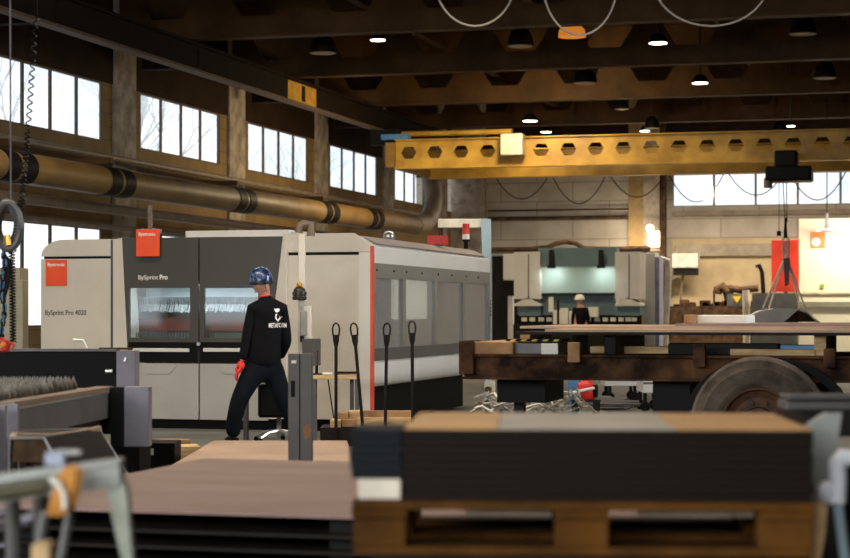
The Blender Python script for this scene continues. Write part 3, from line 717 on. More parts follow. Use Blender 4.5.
def glove(wx, wy, y, fwd, mname, m, sgn):
    """palm plus five curled fingers hanging from the wrist"""
    w0 = Vector(wp(wx, wy, y)); v = [(w0 + Vector((.005, 0, .015)), .052), (w0 + Vector((-.02, 0, -.05)), (.056, .046)), (w0 + Vector((-.045, -.005, -.105)), (.055, .04))]; e = [(0, 1), (1, 2)]
    for k, (L, off) in enumerate(((.08, -.042), (.092, -.014), (.087, .014), (.068, .04))):
        i = len(v); p = w0 + Vector((-.045, off, -.105))
        v += [(p, .0165), (p + Vector((-.018, off * .1, -L * .55)), .0145), (p + Vector((-.004, off * .1, -L)), .012)]; e += [(2, i), (i, i + 1), (i + 1, i + 2)]
    i = len(v); v += [(w0 + Vector((-.01, -.045 * sgn, -.06)), .015), (w0 + Vector((-.028, -.062 * sgn, -.095)), .0125), (w0 + Vector((-.04, -.06 * sgn, -.125)), .01)]
    e += [(1, i), (i, i + 1), (i + 1, i + 2)]
    return skin(mname, v, e, m, wk)
glove(243, 361.8, -.11, 1, 'red_glove', m_glove, 1)
glove(277, 359.5, .25, 1, 'red_glove', m_glove, -1)
# helmet: dome, brim and ear cup
hc = Vector(wp(261.3, 283, -.02))
prof = [(.123, -.01), (.127, .02), (.122, .07), (.106, .115), (.078, .148), (.04, .166), (0, .172)]
rt = Matrix.Rotation(math.radians(-4), 3, 'Y')
hm = MB().lathe(prof, hc, n=28, rot=rt).build('helmet', m_helm, wk, True, local=True)
MB().lathe([(.122, -.016), (.13, -.016), (.132, .012), (.124, .012)], hc, n=28, rot=rt).build('helmet_rim', mat('helmet_rim_black', '15161c', .4), hm, True, local=True)
b = MB(); b.prism([(hc.x - .105, hc.y - .08), (hc.x - .16, hc.y - .06), (hc.x - .175, hc.y + .01), (hc.x - .16, hc.y + .08), (hc.x - .105, hc.y + .1)], 'z', hc.z - .03, hc.z - .015)
b.build('helmet_peak', m_helm, hm, local=True)
# emblem and lettering on the back, laid onto the jacket
bvh = BVHTree.FromPolygons([v.co for v in jk.data.vertices], [p.vertices for p in jk.data.polygons])
def onback(me):
    for v in me.vertices:
        hit = bvh.ray_cast(Vector((v.co.x, -2, v.co.z)), Vector((0, 1, 0)))
        if hit[0] is not None: v.co.y = hit[0].y - .004 - (.001 if v.co.y < 0 else 0)
x0, x1 = wp(270, 0)[0], wp(286.5, 0)[0]
lt = text('back_lettering', 'METAFORM', .07, m_letter, jk, (0, 0, 0), FRONT, ext=.001, bold=.001)
me = lt.data; me.transform(mw(wk)); xs = [v.co.x for v in me.vertices]; zs = [v.co.z for v in me.vertices]
for v in me.vertices: v.co = Vector((x0 + (v.co.x - min(xs)) / (max(xs) - min(xs)) * (x1 - x0), v.co.y, wp(0, 327.6)[2] + (v.co.z - min(zs)) / (max(zs) - min(zs)) * .05))
onback(me)
def emb(polys):
    b = MB()
    for pl in polys: b.prism([(wp(x, y)[0], wp(x, y)[2]) for x, y in pl], 'y', -.001, .001)
    bmesh.ops.triangulate(b.bm, faces=b.bm.faces[:])
    o = b.build('back_emblem', m_letter, jk, local=True); onback(o.data)
emb([[(274.8, 308.2), (276.2, 309), (279, 308.4), (280.6, 309), (280, 311.4), (277.5, 312.6), (276, 311.2)],
     [(276.5, 314), (278.2, 313.6), (277.4, 317.5), (278.6, 319.6), (277.8, 320.6), (276, 318)],
     [(279, 313.8), (282.6, 317), (280.4, 319.6), (278.6, 322), (278.2, 320.2), (280.4, 317)]])

# swivel stool behind the worker
st = thing('swivel_stool', 'black swivel stool with silver star base behind the worker', 'stool', onZ(279, 442, .0))
c0 = st.location.copy(); 
camspan(MB(), 259, 287, 384, 417, 20.35, .3, .03).build('seat', m_black, st)
b = MB(); b.tube([c0 + Vector((0, 0, .07)), W(279, 415, 20.35)], .025, 10); b.build('column', m_sil, st)
for k in range(5):
    t = k * 2 * PI / 5 + .5; e = Vector((math.cos(t) * .27, math.sin(t) * .27, .055))
    L = MB().tube([c0 + Vector((0, 0, .12)), c0 + e * .6 + Vector((0, 0, .07)), c0 + e], [.022, .018, .014], 8).build('star_leg', m_sil, st, True)
    MB().ball(c0 + Vector((e.x, e.y, .028)), (.026, .026, .028), 10).build('caster', m_black, L, True)

# safety post in front
p = onZ(300.5, 497, 0.0); d = 14.1
ps = thing('guard_post', 'charcoal safety post with a slot and rust stain standing before the worker', 'post', (p.x, p.y, 0), TH)
b = MB(); w = .175
hgt = H + (HOR - 353.5) / F * d
b.box((-.045, 0, hgt / 2), (.085, .12, hgt), bev=.006); b.box((.045, .01, hgt / 2), (.09, .13, hgt), bev=.006)
pb = b.build('post_body', m_post, ps, local=True)
MB().box((-.052, -.062, hgt - .26), (.03, .012, .12)).build('post_slot', m_black, ps, local=True)
MB().box((-.045, -.063, hgt - .06), (.036, .008, .022)).build('white_sticker', m_paper, ps, local=True)
MB().prism([(.02, .52), (.06, .55), (.08, .5), (.07, .44), (.03, .43)], 'y', -.0575, -.05).build('rust_stain', mat('rust_stain', '8a5a38', .7), ps, local=True)
MB().box((0, 0, .006), (.3, .3, .012)).build('foot_plate', m_steel, ps, local=True)

# desk with monitor
dk = thing('work_desk', 'small wooden topped desk beside the control column of the machine', 'desk', onZ(328, 440, 0), TH)
d = 20.35
camspan(MB(), 313, 360, 374.5, 378.5, d, .55, .004).build('desk_top', m_wood, dk)
for px, dd in ((315, -.22), (357, -.22), (315, .22), (352, .22)):
    a = W(px, 378.5, d + dd); MB().span(a.x - .018, a.x + .018, a.y - .018, a.y + .018, 0, .67).build('leg', m_grey2, dk)
mo = thing('monitor', 'dark monitor turned sideways on the desk beside the control column', 'monitor', W(312, 374.5, d), TH)
b = MB(); b.box((-.005, 0, .24), (.14, .2, .29), rz=math.radians(-18), bev=.008); b.build('screen_case', m_post, mo, local=True)
b = MB(); b.box((.05, 0, .13), (.03, .06, .25)); b.build('stand', m_black, mo, local=True)
MB().box((.03, 0, .006), (.16, .2, .012), bev=.003).build('base', m_black, mo, local=True)
a = W(346, 373.2, d)
T(MB().box(a + Vector((0, 0, .006)), (.24, .15, .022), rz=TH, bev=.005).build('keyboard', m_black), 'dark keyboard lying on the wooden desk', 'keyboard')
a = W(327.5, 373.6, d - .12); T(MB().box(a + Vector((0, 0, .004)), (.1, .16, .02), rz=TH).build('paper_stack', m_paper), 'white paper stack on the desk beneath the monitor', 'papers')
a = W(328, 379, d)
T(MB().tube([a, a + Vector((.03, 0, -.2)), a + Vector((.07, 0, -.45)), W(331, 425, d), W(322, 437, d)], .008, 6).build('power_cable', m_black, None, True), 'black cable hanging down from the desk top', 'cable')
a = onZ(246, 440, 0); T(MB().span(a.x - .025, a.x + .025, a.y - .02, a.y + .02, 0, .55).build('steel_post', m_grey2), 'thin grey post behind the legs of the worker', 'post')

# timber pieces with lifting rods standing among them
def timber(px0, px1, py0, py1, d, depth, label, m=m_wood, rz=TH, grp='timber blocks by the lifting rods'):
    a, e = W(px0, py1, d), W(px1, py0, d); c = (a + e) / 2 + depth / 2 * Vector((-sn, cs, 0)); w = (px1 - px0) / F * d; hh = (py1 - py0) / F * d
    o = MB().box((0, 0, hh / 2), (w, depth, hh), bev=.006).build('timber_block', m, None, local=True, loc=c - Vector((0, 0, hh / 2)), rz=rz)
    return T(o, label, 'timber', grp)
zf = lambda y, d: H + (HOR - y) / F * d
timber(357, 411, 418, 427, 18.0, .18, 'longest pale timber beam in the heap by the rods', m_wood)
timber(363, 411, 411, 418, 18.15, .14, 'weathered plank lying on the longest pale timber beam', m_wood2)
timber(349, 366, 411.5, 419.5, 18.25, .3, 'short timber block at the middle of the heap, right of the first rod', m_wood)
timber(342, 357, 419.5, 427, 18.0, .35, 'short dark timber block under the middle of the heap', m_wood2)
timber(330, 341, 420, 427.5, 18.0, .3, 'squared timber end leftmost in the heap by the rods', m_wood)
timber(337, 348, 413, 420, 18.1, .3, 'squared timber end lying second from the left atop the heap', m_wood2)
# heap base: crate carrying the timber
a = W(370, 427, 18.0)
cr_ = thing('timber_rack', 'low dark rack carrying the heap of timber and the lifting rods', 'rack', (a.x, a.y, 0), TH)
zt_ = zf(427.4, 18.0)
MB().box((.03, .2, zt_ / 2 + .05), (1.0, .5, zt_ - .1)).build('rack_body', m_steel, cr_, local=True)
for sx in (-.4, .45): MB().box((sx, .2, .05), (.1, .5, .1)).build('rack_foot', m_steel, cr_, local=True)
for i, (px0, py0, px1, py1, lab) in enumerate(((336, 323, 336, 430, 'dark lifting rod with loop end, nearest the desk'), (353.5, 323, 363, 430, 'leaning dark lifting rod with loop end'),
                                               (387, 323, 385, 440, 'dark lifting rod with loop end beside the red machine edge'), (412, 321, 413, 440, 'rightmost dark lifting rod with loop end'))):
    d = 17.9; t = W(px0, py0, d); bt = W(px1, py1, d)
    k = (.02 - t.z) / (bt.z - t.z); bt = t + (bt - t) * k
    o = thing('lifting_rod', lab, 'rod', bt, 0, 'lifting rods with loop ends')
    u = (t - bt).normalized(); sd = Vector((cs, sn, 0))
    MB().tube([bt, t - u * .12], .0165, 8).build('rod_shaft', m_steel, o, True)
    MB().tube([t - u * .22, t - u * .17, t - u * .11], [.018, .03, .034], 8).build('rod_socket', m_steel, o, True)
    lp = [t - u * .12 + sd * .028, t - u * .05 + sd * .033, t - u * .015 + sd * .022, t, t - u * .015 - sd * .022, t - u * .05 - sd * .033, t - u * .12 - sd * .028]
    MB().tube(lp, .009, 8).build('rod_loop', m_steel, o, True)

# ------------------------------------------------------------------ trailer with steel on it
TY = 15.0; d = 15.5
ty0 = lambda px: onY(px, 390, TY + .4).x
tl = thing('flatbed_trailer', 'rusty flatbed trailer with a big tyre carrying steel plates', 'trailer', (-1.5, 15.6, 0))
xl = onY(462, 360, TY).x; xr = 2.6; zt_, zb_ = 1.03, .825
for y in (TY, TY + 1.6):
    b = MB(); b.span(xl, xr, y, y + .16, zt_ - .02, zt_); b.span(xl, xr, y, y + .16, zb_, zb_ + .02); b.span(xl, xr, y + .07, y + .09, zb_, zt_)
    b.build('main_beam', m_rust, tl)
for x in (xl + .02, xl + 1.2, xl + 2.4, 0.3, 1.6):
    MB().span(x, x + .08, TY + .1, TY + 1.65, zb_ + .03, zt_ - .03).build('cross_member', m_rust2, tl)
MB().span(xl - .02, xl + .1, TY - .03, TY + .25, zb_ + .04, 1.14, bev=.006).build('end_stop', m_rust, tl)
wx = onY(757.5, 415, TY - .57)
for y in (TY - .42, TY + 1.75):
    yc = y; R1 = .52
    tp = [(.275, -.12), (.29, -.14), (.315, -.152), (.325, -.146), (.36, -.15), (.42, -.152), (.43, -.144), (.485, -.135), (.508, -.1), (.512, 0), (.508, .1), (.485, .135), (.42, .15), (.32, .15), (.275, .12)]
    w_ = MB().lathe(tp, (wx.x, yc, .525), 'y', 48, cap=False).build('tyre', m_tyre, tl, True)
    rp = [(.275, -.1), (.285, -.125), (.262, -.12), (.25, -.06), (.2, -.03), (.13, -.045), (.12, -.09), (.06, -.1), (0, -.1)]
    b = MB().lathe(rp, (wx.x, yc, .525), 'y', 40, cap=False)
    for k in range(10):
        t = k * PI / 5; b.lathe([(.016, -.075), (.016, -.03)], (wx.x + .165 * math.cos(t), yc, .525 + .165 * math.sin(t)), 'y', 8)
    b.build('wheel_rim', m_rim, w_, True)
MB().tube([(wx.x, TY - .5, .525), (wx.x, TY + 1.8, .525)], .06, 10).build('axle', m_steel, tl)
pts = []
cx = wx.x
o_ = [(cx + .03 + .66 * math.cos(t), .5 + .525 * math.sin(t)) for t in [PI * k / 16 for k in range(17)]]
i_ = [(cx + .03 + .57 * math.cos(t), .5 + .48 * math.sin(t)) for t in [PI * k / 16 for k in range(17)]]
MB().prism(o_ + i_[::-1], 'y', TY - .1, TY - .02).build('mudguard', m_black, tl)
MB().span(cx - .92, cx - .62, TY + .3, TY + 1.5, .3, .82).build('axle_box', m_black, tl)
MB().span(cx + .65, xr, TY + .35, TY + 1.3, .45, .82).build('axle_box', m_black, tl)
MB().span(-1.2, 2.4, TY + .3, TY + 1.5, .83, .9).build('deck_plate', m_rust2, tl)
b = MB(); 
for x in (-1.0, 1.2, 2.3): b.span(x - .05, x + .05, TY + .6, TY + .7, 0, .46)
b.build('landing_leg', m_steel, tl)
q0, q1 = ty0(497), ty0(545)
MB().span(q0, q1, TY + .4, TY + 1.2, .62, .824).build('tool_box', m_black, tl)
MB().span(q0 + .1, q0 + .18, TY + .6, TY + .7, 0, .63).build('landing_leg', m_steel, tl)
def ty(px, y): return onY(px, 340, y).x
def block(nm, px0, px1, y, dy, z0, z1, m, lab, cat, grp=None):
    return T(MB().span(ty(px0, y), ty(px1, y), y, y + dy, z0, z1, bev=.006).build(nm, m), lab, cat, grp)
zd = 1.03
block('timber_beam', 473, 513, TY + .02, 1.5, zd, zd + .1, m_wood2, 'weathered timber beam at the rusty trailer end', 'timber', 'timbers on the trailer')
block('steel_box', 514, 556, TY + .1, .5, zd, zd + .09, m_grey2, 'grey steel box on the trailer beside the weathered beam', 'box')
block('paper_sheet_box', 541, 558, TY + .06, .03, zd, zd + .09, m_paper, 'white printed label sheet leaning on the grey steel box', 'sheet')
MB().span(ty(569, TY), ty(581, TY), TY - .06, TY, zd - .06, zd + .1, bev=.006).build('stake_pocket', m_wood2, tl)
MB().span(ty(694, TY), ty(706, TY), TY - .06, TY, zd - .09, zd + .09, bev=.006).build('stake_pocket', m_rust, tl)
MB().span(ty(824, TY), ty(836, TY), TY - .06, TY, zd - .09, zd + .06, bev=.006).build('stake_pocket', m_rust, tl)
for px, lab in ((610, 'dark spacer under the plates at the thin end'), (820, 'pale spacer block under the plates above the tyre')):
    block('spacer_block', px - 6, px + 6, TY + .1, 1.5, zd, 1.19, m_black if px == 610 else m_wood, lab, 'spacer', 'spacers under the trailer plates')
block('spacer_block', 520, 530, TY + .7, .9, zd, 1.19, m_wood2, 'timber spacer under the plate end beside the machine', 'spacer', 'spacers under the trailer plates')
block('steel_channel', 668, 778, TY + .25, .3, zd, zd + .09, m_steel, 'dark steel channel lying under the plates left above the tyre', 'steel bar')
block('steel_channel', 780, 818, TY + .3, .25, zd, zd + .08, m_blue2, 'blue painted bar under the plates above the tyre', 'steel bar')
block('timber_beam', 590, 690, TY + .5, .25, zd, zd + .06, m_wood, 'pale timber beam lying beneath the plates beside the timber block', 'timber', 'timbers on the trailer')
block('timber_beam', 730, 815, TY + .08, .12, zd, zd + .05, m_wood, 'pale timber strip lying right above the tyre', 'timber', 'timbers on the trailer')
# plates lie in steps, the thin end towards the machine
zz = 1.19
for i, (px0, px1, y0, y1, t, m, lab) in enumerate(((515, 870, TY - .05, TY + 2.3, .022, m_steel, 'lowest dark plate on the trailer spacers'),
        (545, 870, TY + .1, TY + 2.4, .02, m_plate2, 'tan rusty plate second from the bottom on the trailer'), (520, 872, TY + .75, TY + 2.9, .02, m_plate2, 'tan rusty plate third from the bottom on the trailer'),
        (675, 880, TY + .9, TY + 2.9, .022, m_plate, 'topmost rosy plate on the trailer'))):
    b = MB().span(ty(px0, y0), 2.4, y0, y1, zz, zz + t); zz += t
    T(b.build('steel_plate', m), lab, 'steel plate', 'plates on the trailer')
zpl = zz
# bright sheet bundle and timber end on the plates
block('sheet_bundle', 690, 745, TY + 1.4, .9, zpl, zpl + .07, m_paper, 'white wrapped sheet bundle lying on the trailer plates', 'bundle')
block('timber_block', 684, 694, TY + 1.1, .25, zpl, zpl + .075, m_wood2, 'timber end block on the trailer plates beside the white bundle', 'timber', 'timbers on the trailer')
# straps: yellow-black barrier board at the plate end
bb = thing('barrier_board', 'yellow and black striped board lying on the trailer end', 'board', (ty(500, TY + .3), TY + .3, 1.13), 0)
x0, x1 = ty(506, TY + .2), ty(562, TY + .2)
MB().span(x0, x1, TY + .2, TY + .5, 1.132, 1.15).build('board', m_black, bb)
for k in range(5):
    x = x0 + .03 + k * .09
    MB().prism([(x, 1.1325), (x + .04, 1.1325), (x + .06, 1.1495), (x + .02, 1.1495)], 'y', TY + .192, TY + .2).build('yellow_stripe', mat('hazard_yellow', 'c9a820', .5), bb)

# ------------------------------------------------------------------ things on the floor under and behind the trailer
tg = MB()
for k in range(70):
    c = W(R.uniform(480, 585), R.uniform(392, 416), R.uniform(19.5, 23)); c.z = max(.03, min(c.z, .42))
    v = Vector((R.uniform(-1, 1), R.uniform(-.4, .4), R.uniform(-.5, .5))) * R.uniform(.1, .3)
    p_ = [c - v, c + Vector((R.uniform(-.05, .05), 0, R.uniform(-.04, .1))), c + v]
    for q in p_: q.z = max(.02, q.z)
    tg.tube(p_, R.uniform(.008, .02), 5)
T(tg.build('scrap_tangle', mat('scrap_silver', '8d887e', .4, .5, .4, 8, h2='b0aba0'), None, True), 'tangle of silvery wire and scrap offcuts on the floor under the trailer', 'scrap', kind='stuff')
T(camspan(MB(), 500, 524, 398, 409, 24.6, .5, .02).build('scrap_bin', m_grey2), 'grey scrap bin on the floor behind the trailer end', 'bin').location.z = 0
cl = thing('pipe_clamp_stand', 'cream clamp stand on the floor beside the black machine base', 'stand', onZ(487, 418, 0))
camspan(MB(), 484, 495, 381, 400, 24.4, .15, .01).build('clamp_head', mat('cream_cast', 'b8ae9a', .5), cl)
MB().lathe([(.035, -.09), (.035, .0)], W(489, 389, 24.3), 'y', 14).build('clamp_screw', m_rust2, cl)
MB().tube([W(489, 400, 24.4), (W(489, 400, 24.4).x, W(489, 400, 24.4).y, 0)], .05, 10).build('stand_leg', m_grey2, cl)
bs = thing('blue_jack_stand', 'blue painted steel stand under the trailer', 'stand', onZ(574, 414, 0))
q = onZ(574, 414, 0); b = MB(); b.span(q.x - .07, q.x + .07, q.y - .07, q.y + .07, .02, .78); b.build('column', m_blue2, bs)
MB().span(q.x - .1, q.x + .1, q.y - .15, q.y + .15, 0, .03).build('foot', m_blue2, bs)
rm_ = thing('red_blower', 'red round blower on a dark stand beside the blue steel stand', 'blower', onZ(586, 413, 0))
q = W(586, 391, 25.2); MB().lathe([(.05, -.12), (.12, -.1), (.15, -.04), (.15, .05), (.11, .1), (.04, .11)], q, 'x', 20).build('blower_body', m_red, rm_, True)
MB().lathe([(.06, 0), (.085, 0), (.085, .05), (.06, .05)], q + Vector((.1, 0, 0)), 'x', 16).build('blower_guard', m_black, rm_, True)
b = MB(); b.span(q.x - .18, q.x + .18, q.y - .12, q.y + .12, .2, q.z - .14)
for sx in (-.14, .14): b.span(q.x + sx - .03, q.x + sx + .03, q.y - .1, q.y + .1, 0, .2)
b.build('blower_stand', m_steel, rm_)
MB().tube([q + Vector((-.22, -.2, -.03)), q + Vector((.15, -.2, .05))], .018, 8).build('white_lever', m_paper, rm_)
for i, (px0, px1, dd, lab) in enumerate(((598, 634, 29.0, 'long pale platform cart far behind the trailer'), (635, 655, 26, 'short grey box cart nearest the trailer axle'))):
    q0, q1 = W(px0, 380, dd), W(px1, 380, dd); z = zf(386 if i == 0 else 393, dd)
    ct = thing('platform_cart', lab, 'cart', ((q0.x + q1.x) / 2, (q0.y + q1.y) / 2 + .4, 0), TH)
    w = (px1 - px0) / F * dd; hh = zf(375, dd) - z
    MB().box((0, 0, z + hh / 2), (w, .8, hh), bev=.01).build('cart_deck', m_pgrey, ct, local=True)
    MB().box((0, -.405, z + hh * .55), (w * .94, .01, .025)).build('deck_rail', m_grey2, ct, local=True)
    for sx in (-.35, .35):
        for sy in (-.3, .3):
            L = MB().box((sx * w, sy, (z + .08) / 2), (.05, .05, z - .08)).build('caster_fork', m_steel, ct, local=True)
            MB().lathe([(.06, -.025), (.07, -.015), (.07, .015), (.06, .025)], (sx * w, sy - .03, .07), 'y', 14).build('caster_wheel', m_black, L, True, local=True)
tg = MB()
for k in range(40):
    c = W(R.uniform(600, 628), R.uniform(404, 411), R.uniform(26, 28)); c.z = R.uniform(.02, .12)
    tg.tube([c - Vector((.2, R.uniform(-.1, .1), .0)), c + Vector((R.uniform(.1, .25), 0, .01))], .018, 5)
T(tg.build('steel_offcuts', m_grey2), 'dark steel offcuts lying on the floor below the carts', 'offcuts', kind='stuff')

# ------------------------------------------------------------------ press brake far behind
PY = 49.3
def py_(px, py, y=PY): return onY(px, py, y)
pb = thing('press_brake', 'grey green press brake with two work lamps far behind the trailer', 'press', (py_(577, 300).x, PY, 0))
def pspan(b, px0, px1, y0, y1, yy0, th, bev=0):
    a, e = onY(px0, y0, yy0), onY(px1, y1, yy0)
    return b.span(a.x, e.x, yy0, yy0 + th, e.z, a.z, bev)
pspan(MB(), 503, 525, 254, 280, PY - .1, .8, .02).build('left_cabinet', m_pgrey, pb)
for a, e in ((514, 540), (615, 640)):
    b = MB(); pspan(b, a, e, 252, 299, PY - .3, 1.0)
    m_ = (a + e) / 2 + 1
    o = b.build('side_frame', m_pgrey, pb)
    A = [onY(a, 306, PY - .3), onY(e, 306, PY - .3), onY(e, 304, PY - .3), onY(m_, 297, PY - .3), onY(a, 304, PY - .3)]
    B_ = [p + Vector((0, .9, 0)) for p in A]; MB().hull(A, B_).build('frame_hood', m_pgrey, pb)
    s0 = onY(m_ + .5, 254, PY - .31); MB().span(s0.x - .015, s0.x + .015, PY - .312, PY - .3, onY(m_, 298, PY).z, s0.z).build('frame_seam', m_grey2, o)
pspan(MB(), 540, 615, 251, 294, PY, .3).build('upper_beam', m_teal2, pb)
pspan(MB(), 538, 617, 248, 266, PY - .05, .4).build('beam_cover', m_teal, pb)
pspan(MB(), 540, 615, 293, 325, PY + .2, .2).build('rear_panel', m_teal, pb)
pspan(MB(), 540, 615, 293, 295.5, PY - .06, .1).build('clamping_rail', m_steel, pb)
pspan(MB(), 519, 540, 306, 316, PY - .1, .8).build('lower_housing', m_teal, pb)
pspan(MB(), 615, 640, 306, 316, PY - .1, .8).build('lower_housing', m_teal, pb)
a, e = onY(514, 324, PY - .3), onY(640, 324, PY - .3)
MB().span(a.x, e.x, PY - .4, PY + .4, 0, a.z).build('lower_table', m_steel, pb)
MB().span(a.x, e.x, PY - .1, PY + .1, a.z, onY(514, 315, PY).z).build('tool_holder', m_black, pb)
for px in (524, 532, 541, 549, 557, 588, 597, 605, 613, 621, 628, 634):
    pspan(MB(), px - 2.6, px + 2.6, 317.5, 321.5, PY - .16, .06).build('tool_segment', mat('cream_tool', 'cfc8b0', .5), pb)
for px in (551.5, 601):
    t = onY(px, 250, PY - .35); z = onY(px, 267, PY - .35).z
    L = MB().span(t.x - .06, t.x + .06, PY - .4, PY - .28, z, t.z).build('lamp_arm', m_steel, pb)
    MB().span(t.x - .09, t.x + .09, PY - .45, PY - .25, z - .03, z + .05).build('work_lamp', m_steel, L)
    l = area('press_lamp', (0, 0, 0), .3, .2, 7, (.92, 1.0, .96), rot=(math.radians(20), 0, 0)); l.parent = pb; l.location = Vector((t.x, PY - .36, z - .05)) - Vector(pb.location)
for px0, px1, y0, y1, lab in ((548.5, 553.5, 297, 312, 'greenish sheet pinned left on the press brake rear panel'), (553, 560, 310, 324, 'white sheet standing left of the tall cream sheet on the press brake'),
                              (560, 568, 308, 324, 'tall cream sheet standing on the press brake table'), (569, 577, 311, 324, 'cream sheet right beside the far worker'), (586, 598, 307, 317, 'white box lying right of the far worker')):
    T(pspan(MB(), px0, px1, y0, y1, PY - .46, .02 if px1 < 590 else .2).build('paper_sheet', m_paper), lab, 'sheet', 'sheets on the press brake')
MB().tube([onY(558, 300, PY - .5), onY(558, 324, PY - .5)], .03, 6).build('foot_switch_pole', m_steel, pb)
gs = thing('guard_rail_post', 'pale upright guard post beside the press brake left side', 'post', onZ(511, 362, 0))
q = onZ(511, 362, 0); MB().span(q.x - .07, q.x + .07, q.y - .07, q.y + .07, 0, zf(296, (q - Vector((0, 0, 0))).length)).build('post_tube', m_pgrey, gs)
T(MB().span(onY(492, 0, 51).x, onY(517, 0, 51).x, 51, 51.6, 0, onY(500, 256, 51).z).build('dark_cabinet', m_steel), 'dark cabinet standing left behind the press brake', 'cabinet')
# far worker
q = W(580.5, 355, 46.5); q.z = 0
w2_ = thing('person', 'far worker in dark clothes and a pale cap at the press brake', 'person', q, TH)
hz = zf(299.5, 46.5)
skin('body', [((0, 0, .95), .12), ((0, 0, 1.2), .14), ((0, 0, 1.38), .12), ((0, 0, 1.5), .06), ((-.02, 0, hz - .08), .08), ((-.02, 0, hz + .0), .085),
              ((-.14, 0, 1.4), .05), ((-.16, .02, 1.12), .045), ((-.12, .2, 1.0), .04), ((.14, 0, 1.4), .05), ((.16, .02, 1.12), .045), ((.12, .2, 1.0), .04),
              ((-.1, 0, .88), .1), ((-.11, 0, .48), .07), ((-.11, 0, .08), .05), ((-.11, .14, .04), .04), ((.1, 0, .88), .1), ((.11, 0, .48), .07), ((.11, 0, .08), .05), ((.11, .14, .04), .04)],
     [(0, 1), (1, 2), (2, 3), (3, 4), (4, 5), (2, 6), (6, 7), (7, 8), (2, 9), (9, 10), (10, 11), (0, 12), (12, 13), (13, 14), (14, 15), (0, 16), (16, 17), (17, 18), (18, 19)], m_skin, w2_)
skin('jacket', [((0, 0, .9), .16), ((0, 0, 1.2), .17), ((0, 0, 1.38), .14), ((0, 0, 1.46), .08), ((-.13, 0, 1.4), .095), ((-.16, .02, 1.12), .085), ((-.12, .18, 1.0), .07), ((.13, 0, 1.4), .095), ((.16, .02, 1.12), .085), ((.12, .18, 1.0), .07)],
     [(0, 1), (1, 2), (2, 3), (2, 4), (4, 5), (5, 6), (2, 7), (7, 8), (8, 9)], m_cloth, w2_)
skin('trousers', [((0, 0, .98), .15), ((-.1, 0, .85), .12), ((-.11, 0, .48), .09), ((-.11, 0, .12), .08), ((.1, 0, .85), .12), ((.11, 0, .48), .09), ((.11, 0, .12), .08)], [(0, 1), (1, 2), (2, 3), (0, 4), (4, 5), (5, 6)], m_trous, w2_)
MB().lathe([(.125, 0), (.125, .03), (.105, .09), (.06, .13), (0, .14)], (-.02, 0, hz - .01), n=18).build('pale_cap', m_paper, w2_, True, local=True)
# hose with a bump and cable along the back wall above the press
z = onY(560, 249, 57).z
pts = [onY(492, 249.5, 57), onY(530, 249, 57), onY(548, 247, 57), onY(556, 243.5, 57), onY(566, 242, 57), onY(576, 243.5, 57), onY(584, 248, 57), onY(610, 249, 57), onY(650, 248, 57)]
T(MB().tube(pts, .07, 8).build('hose', m_rust2, None, True), 'dark hose with a bump running above the press brake', 'hose')
ra = MB(); ra.tube([onY(485, 252, 57.1), onY(660, 251, 57.1)], .05, 8); 
for px in (500, 560, 630): ra.tube([onY(px, 251, 57.1), onY(px, 251, 60.9)], .03, 6)
T(ra.build('hose_rail', m_pipe), 'thin rail carrying the dark hose above the press brake', 'rail')
wp_ = thing('wall_lamp', 'glowing white wall lamp on the pilaster right above the press brake', 'lamp', onY(653, 247, 60.5))
pspan(MB(), 647.5, 659, 231, 247, 60.3, .25, .03).build('lamp_body', mat('glowing_lamp', 'fff0d0', .5, 0, 0, 1, emit=2.2), wp_)
MB().ball(onY(650, 228, 60.4), (.13, .1, .12)).build('lamp_bulb', MATS['glowing_lamp'], wp_, True)
l = bpy.data.lights.new('wall_lamp_light', 'POINT'); l.energy = 90; l.color = (1, .85, .6); l.shadow_soft_size = .2
lo = bpy.data.objects.new('wall_lamp_light', l); COL.objects.link(lo); lo.parent = wp_; lo.location = (-.6, -.7, .1)
ch = thing('grey_control_cabinet', 'light grey cabinet with blue edge standing right of the press brake', 'cabinet', (onY(651, 300, 50).x, 50, 0))
a, e = onY(643, 253, 50.3), onY(655, 320, 50.3); MB().span(a.x, e.x, 50.3, 51.1, 0, a.z, bev=.02).build('cabinet_body', m_pgrey, ch)
a, e = onY(655, 257, 50.3), onY(659, 320, 50.3); MB().span(a.x, e.x, 50.35, 51.1, 0, a.z).build('blue_side', mat('violet_blue', '8d8fa8', .5), ch)
T(MB().tube([onY(659, 262, 52), onY(662, 259, 52), onY(667, 261, 52), onY(668.5, 270, 52), onY(668, 290, 52), onY(665.5, 322, 52), Vector((onY(665, 322, 52).x, 52, 0))], .09, 12).build('exhaust_pipe', mat('pale_pipe', 'aaa497', .5), None, True), 'pale bent exhaust pipe beside the light grey cabinet', 'pipe')

# ------------------------------------------------------------------ right background
uh = thing('unit_heater', 'cream unit heater on the back wall under the window strip', 'heater', onY(684, 275, 60.4))
pspan(MB(), 672, 698, 253.5, 268, 60.0, .5, .04).build('heater_case', mat('cream_case', 'd8d2c2', .5), uh)
pspan(MB(), 673, 697, 268, 275, 60.1, .4).build('heater_grille', m_steel, uh)
MB().tube([onY(683, 275, 60.4), onY(681, 290, 60.4), onY(681, 312, 60.4)], .035, 8).build('heater_pipe', m_pipe, uh)
b = MB(); a = onY(672, 270, 60.2); b.span(a.x - .15, a.x + .1, 60.2, 60.97, a.z - .3, a.z - .24); b.build('wall_bracket', m_grey, uh)
bx = thing('machine_bench', 'dark cluttered machine bench along the beige back wall', 'bench', (onY(700, 310, 56).x, 56, 0))
a, e = onY(668, 306, 56), onY(762, 306, 56); MB().span(a.x, e.x, 56, 56.9, 0, a.z).build('bench_body', m_rust2, bx)
b = MB()
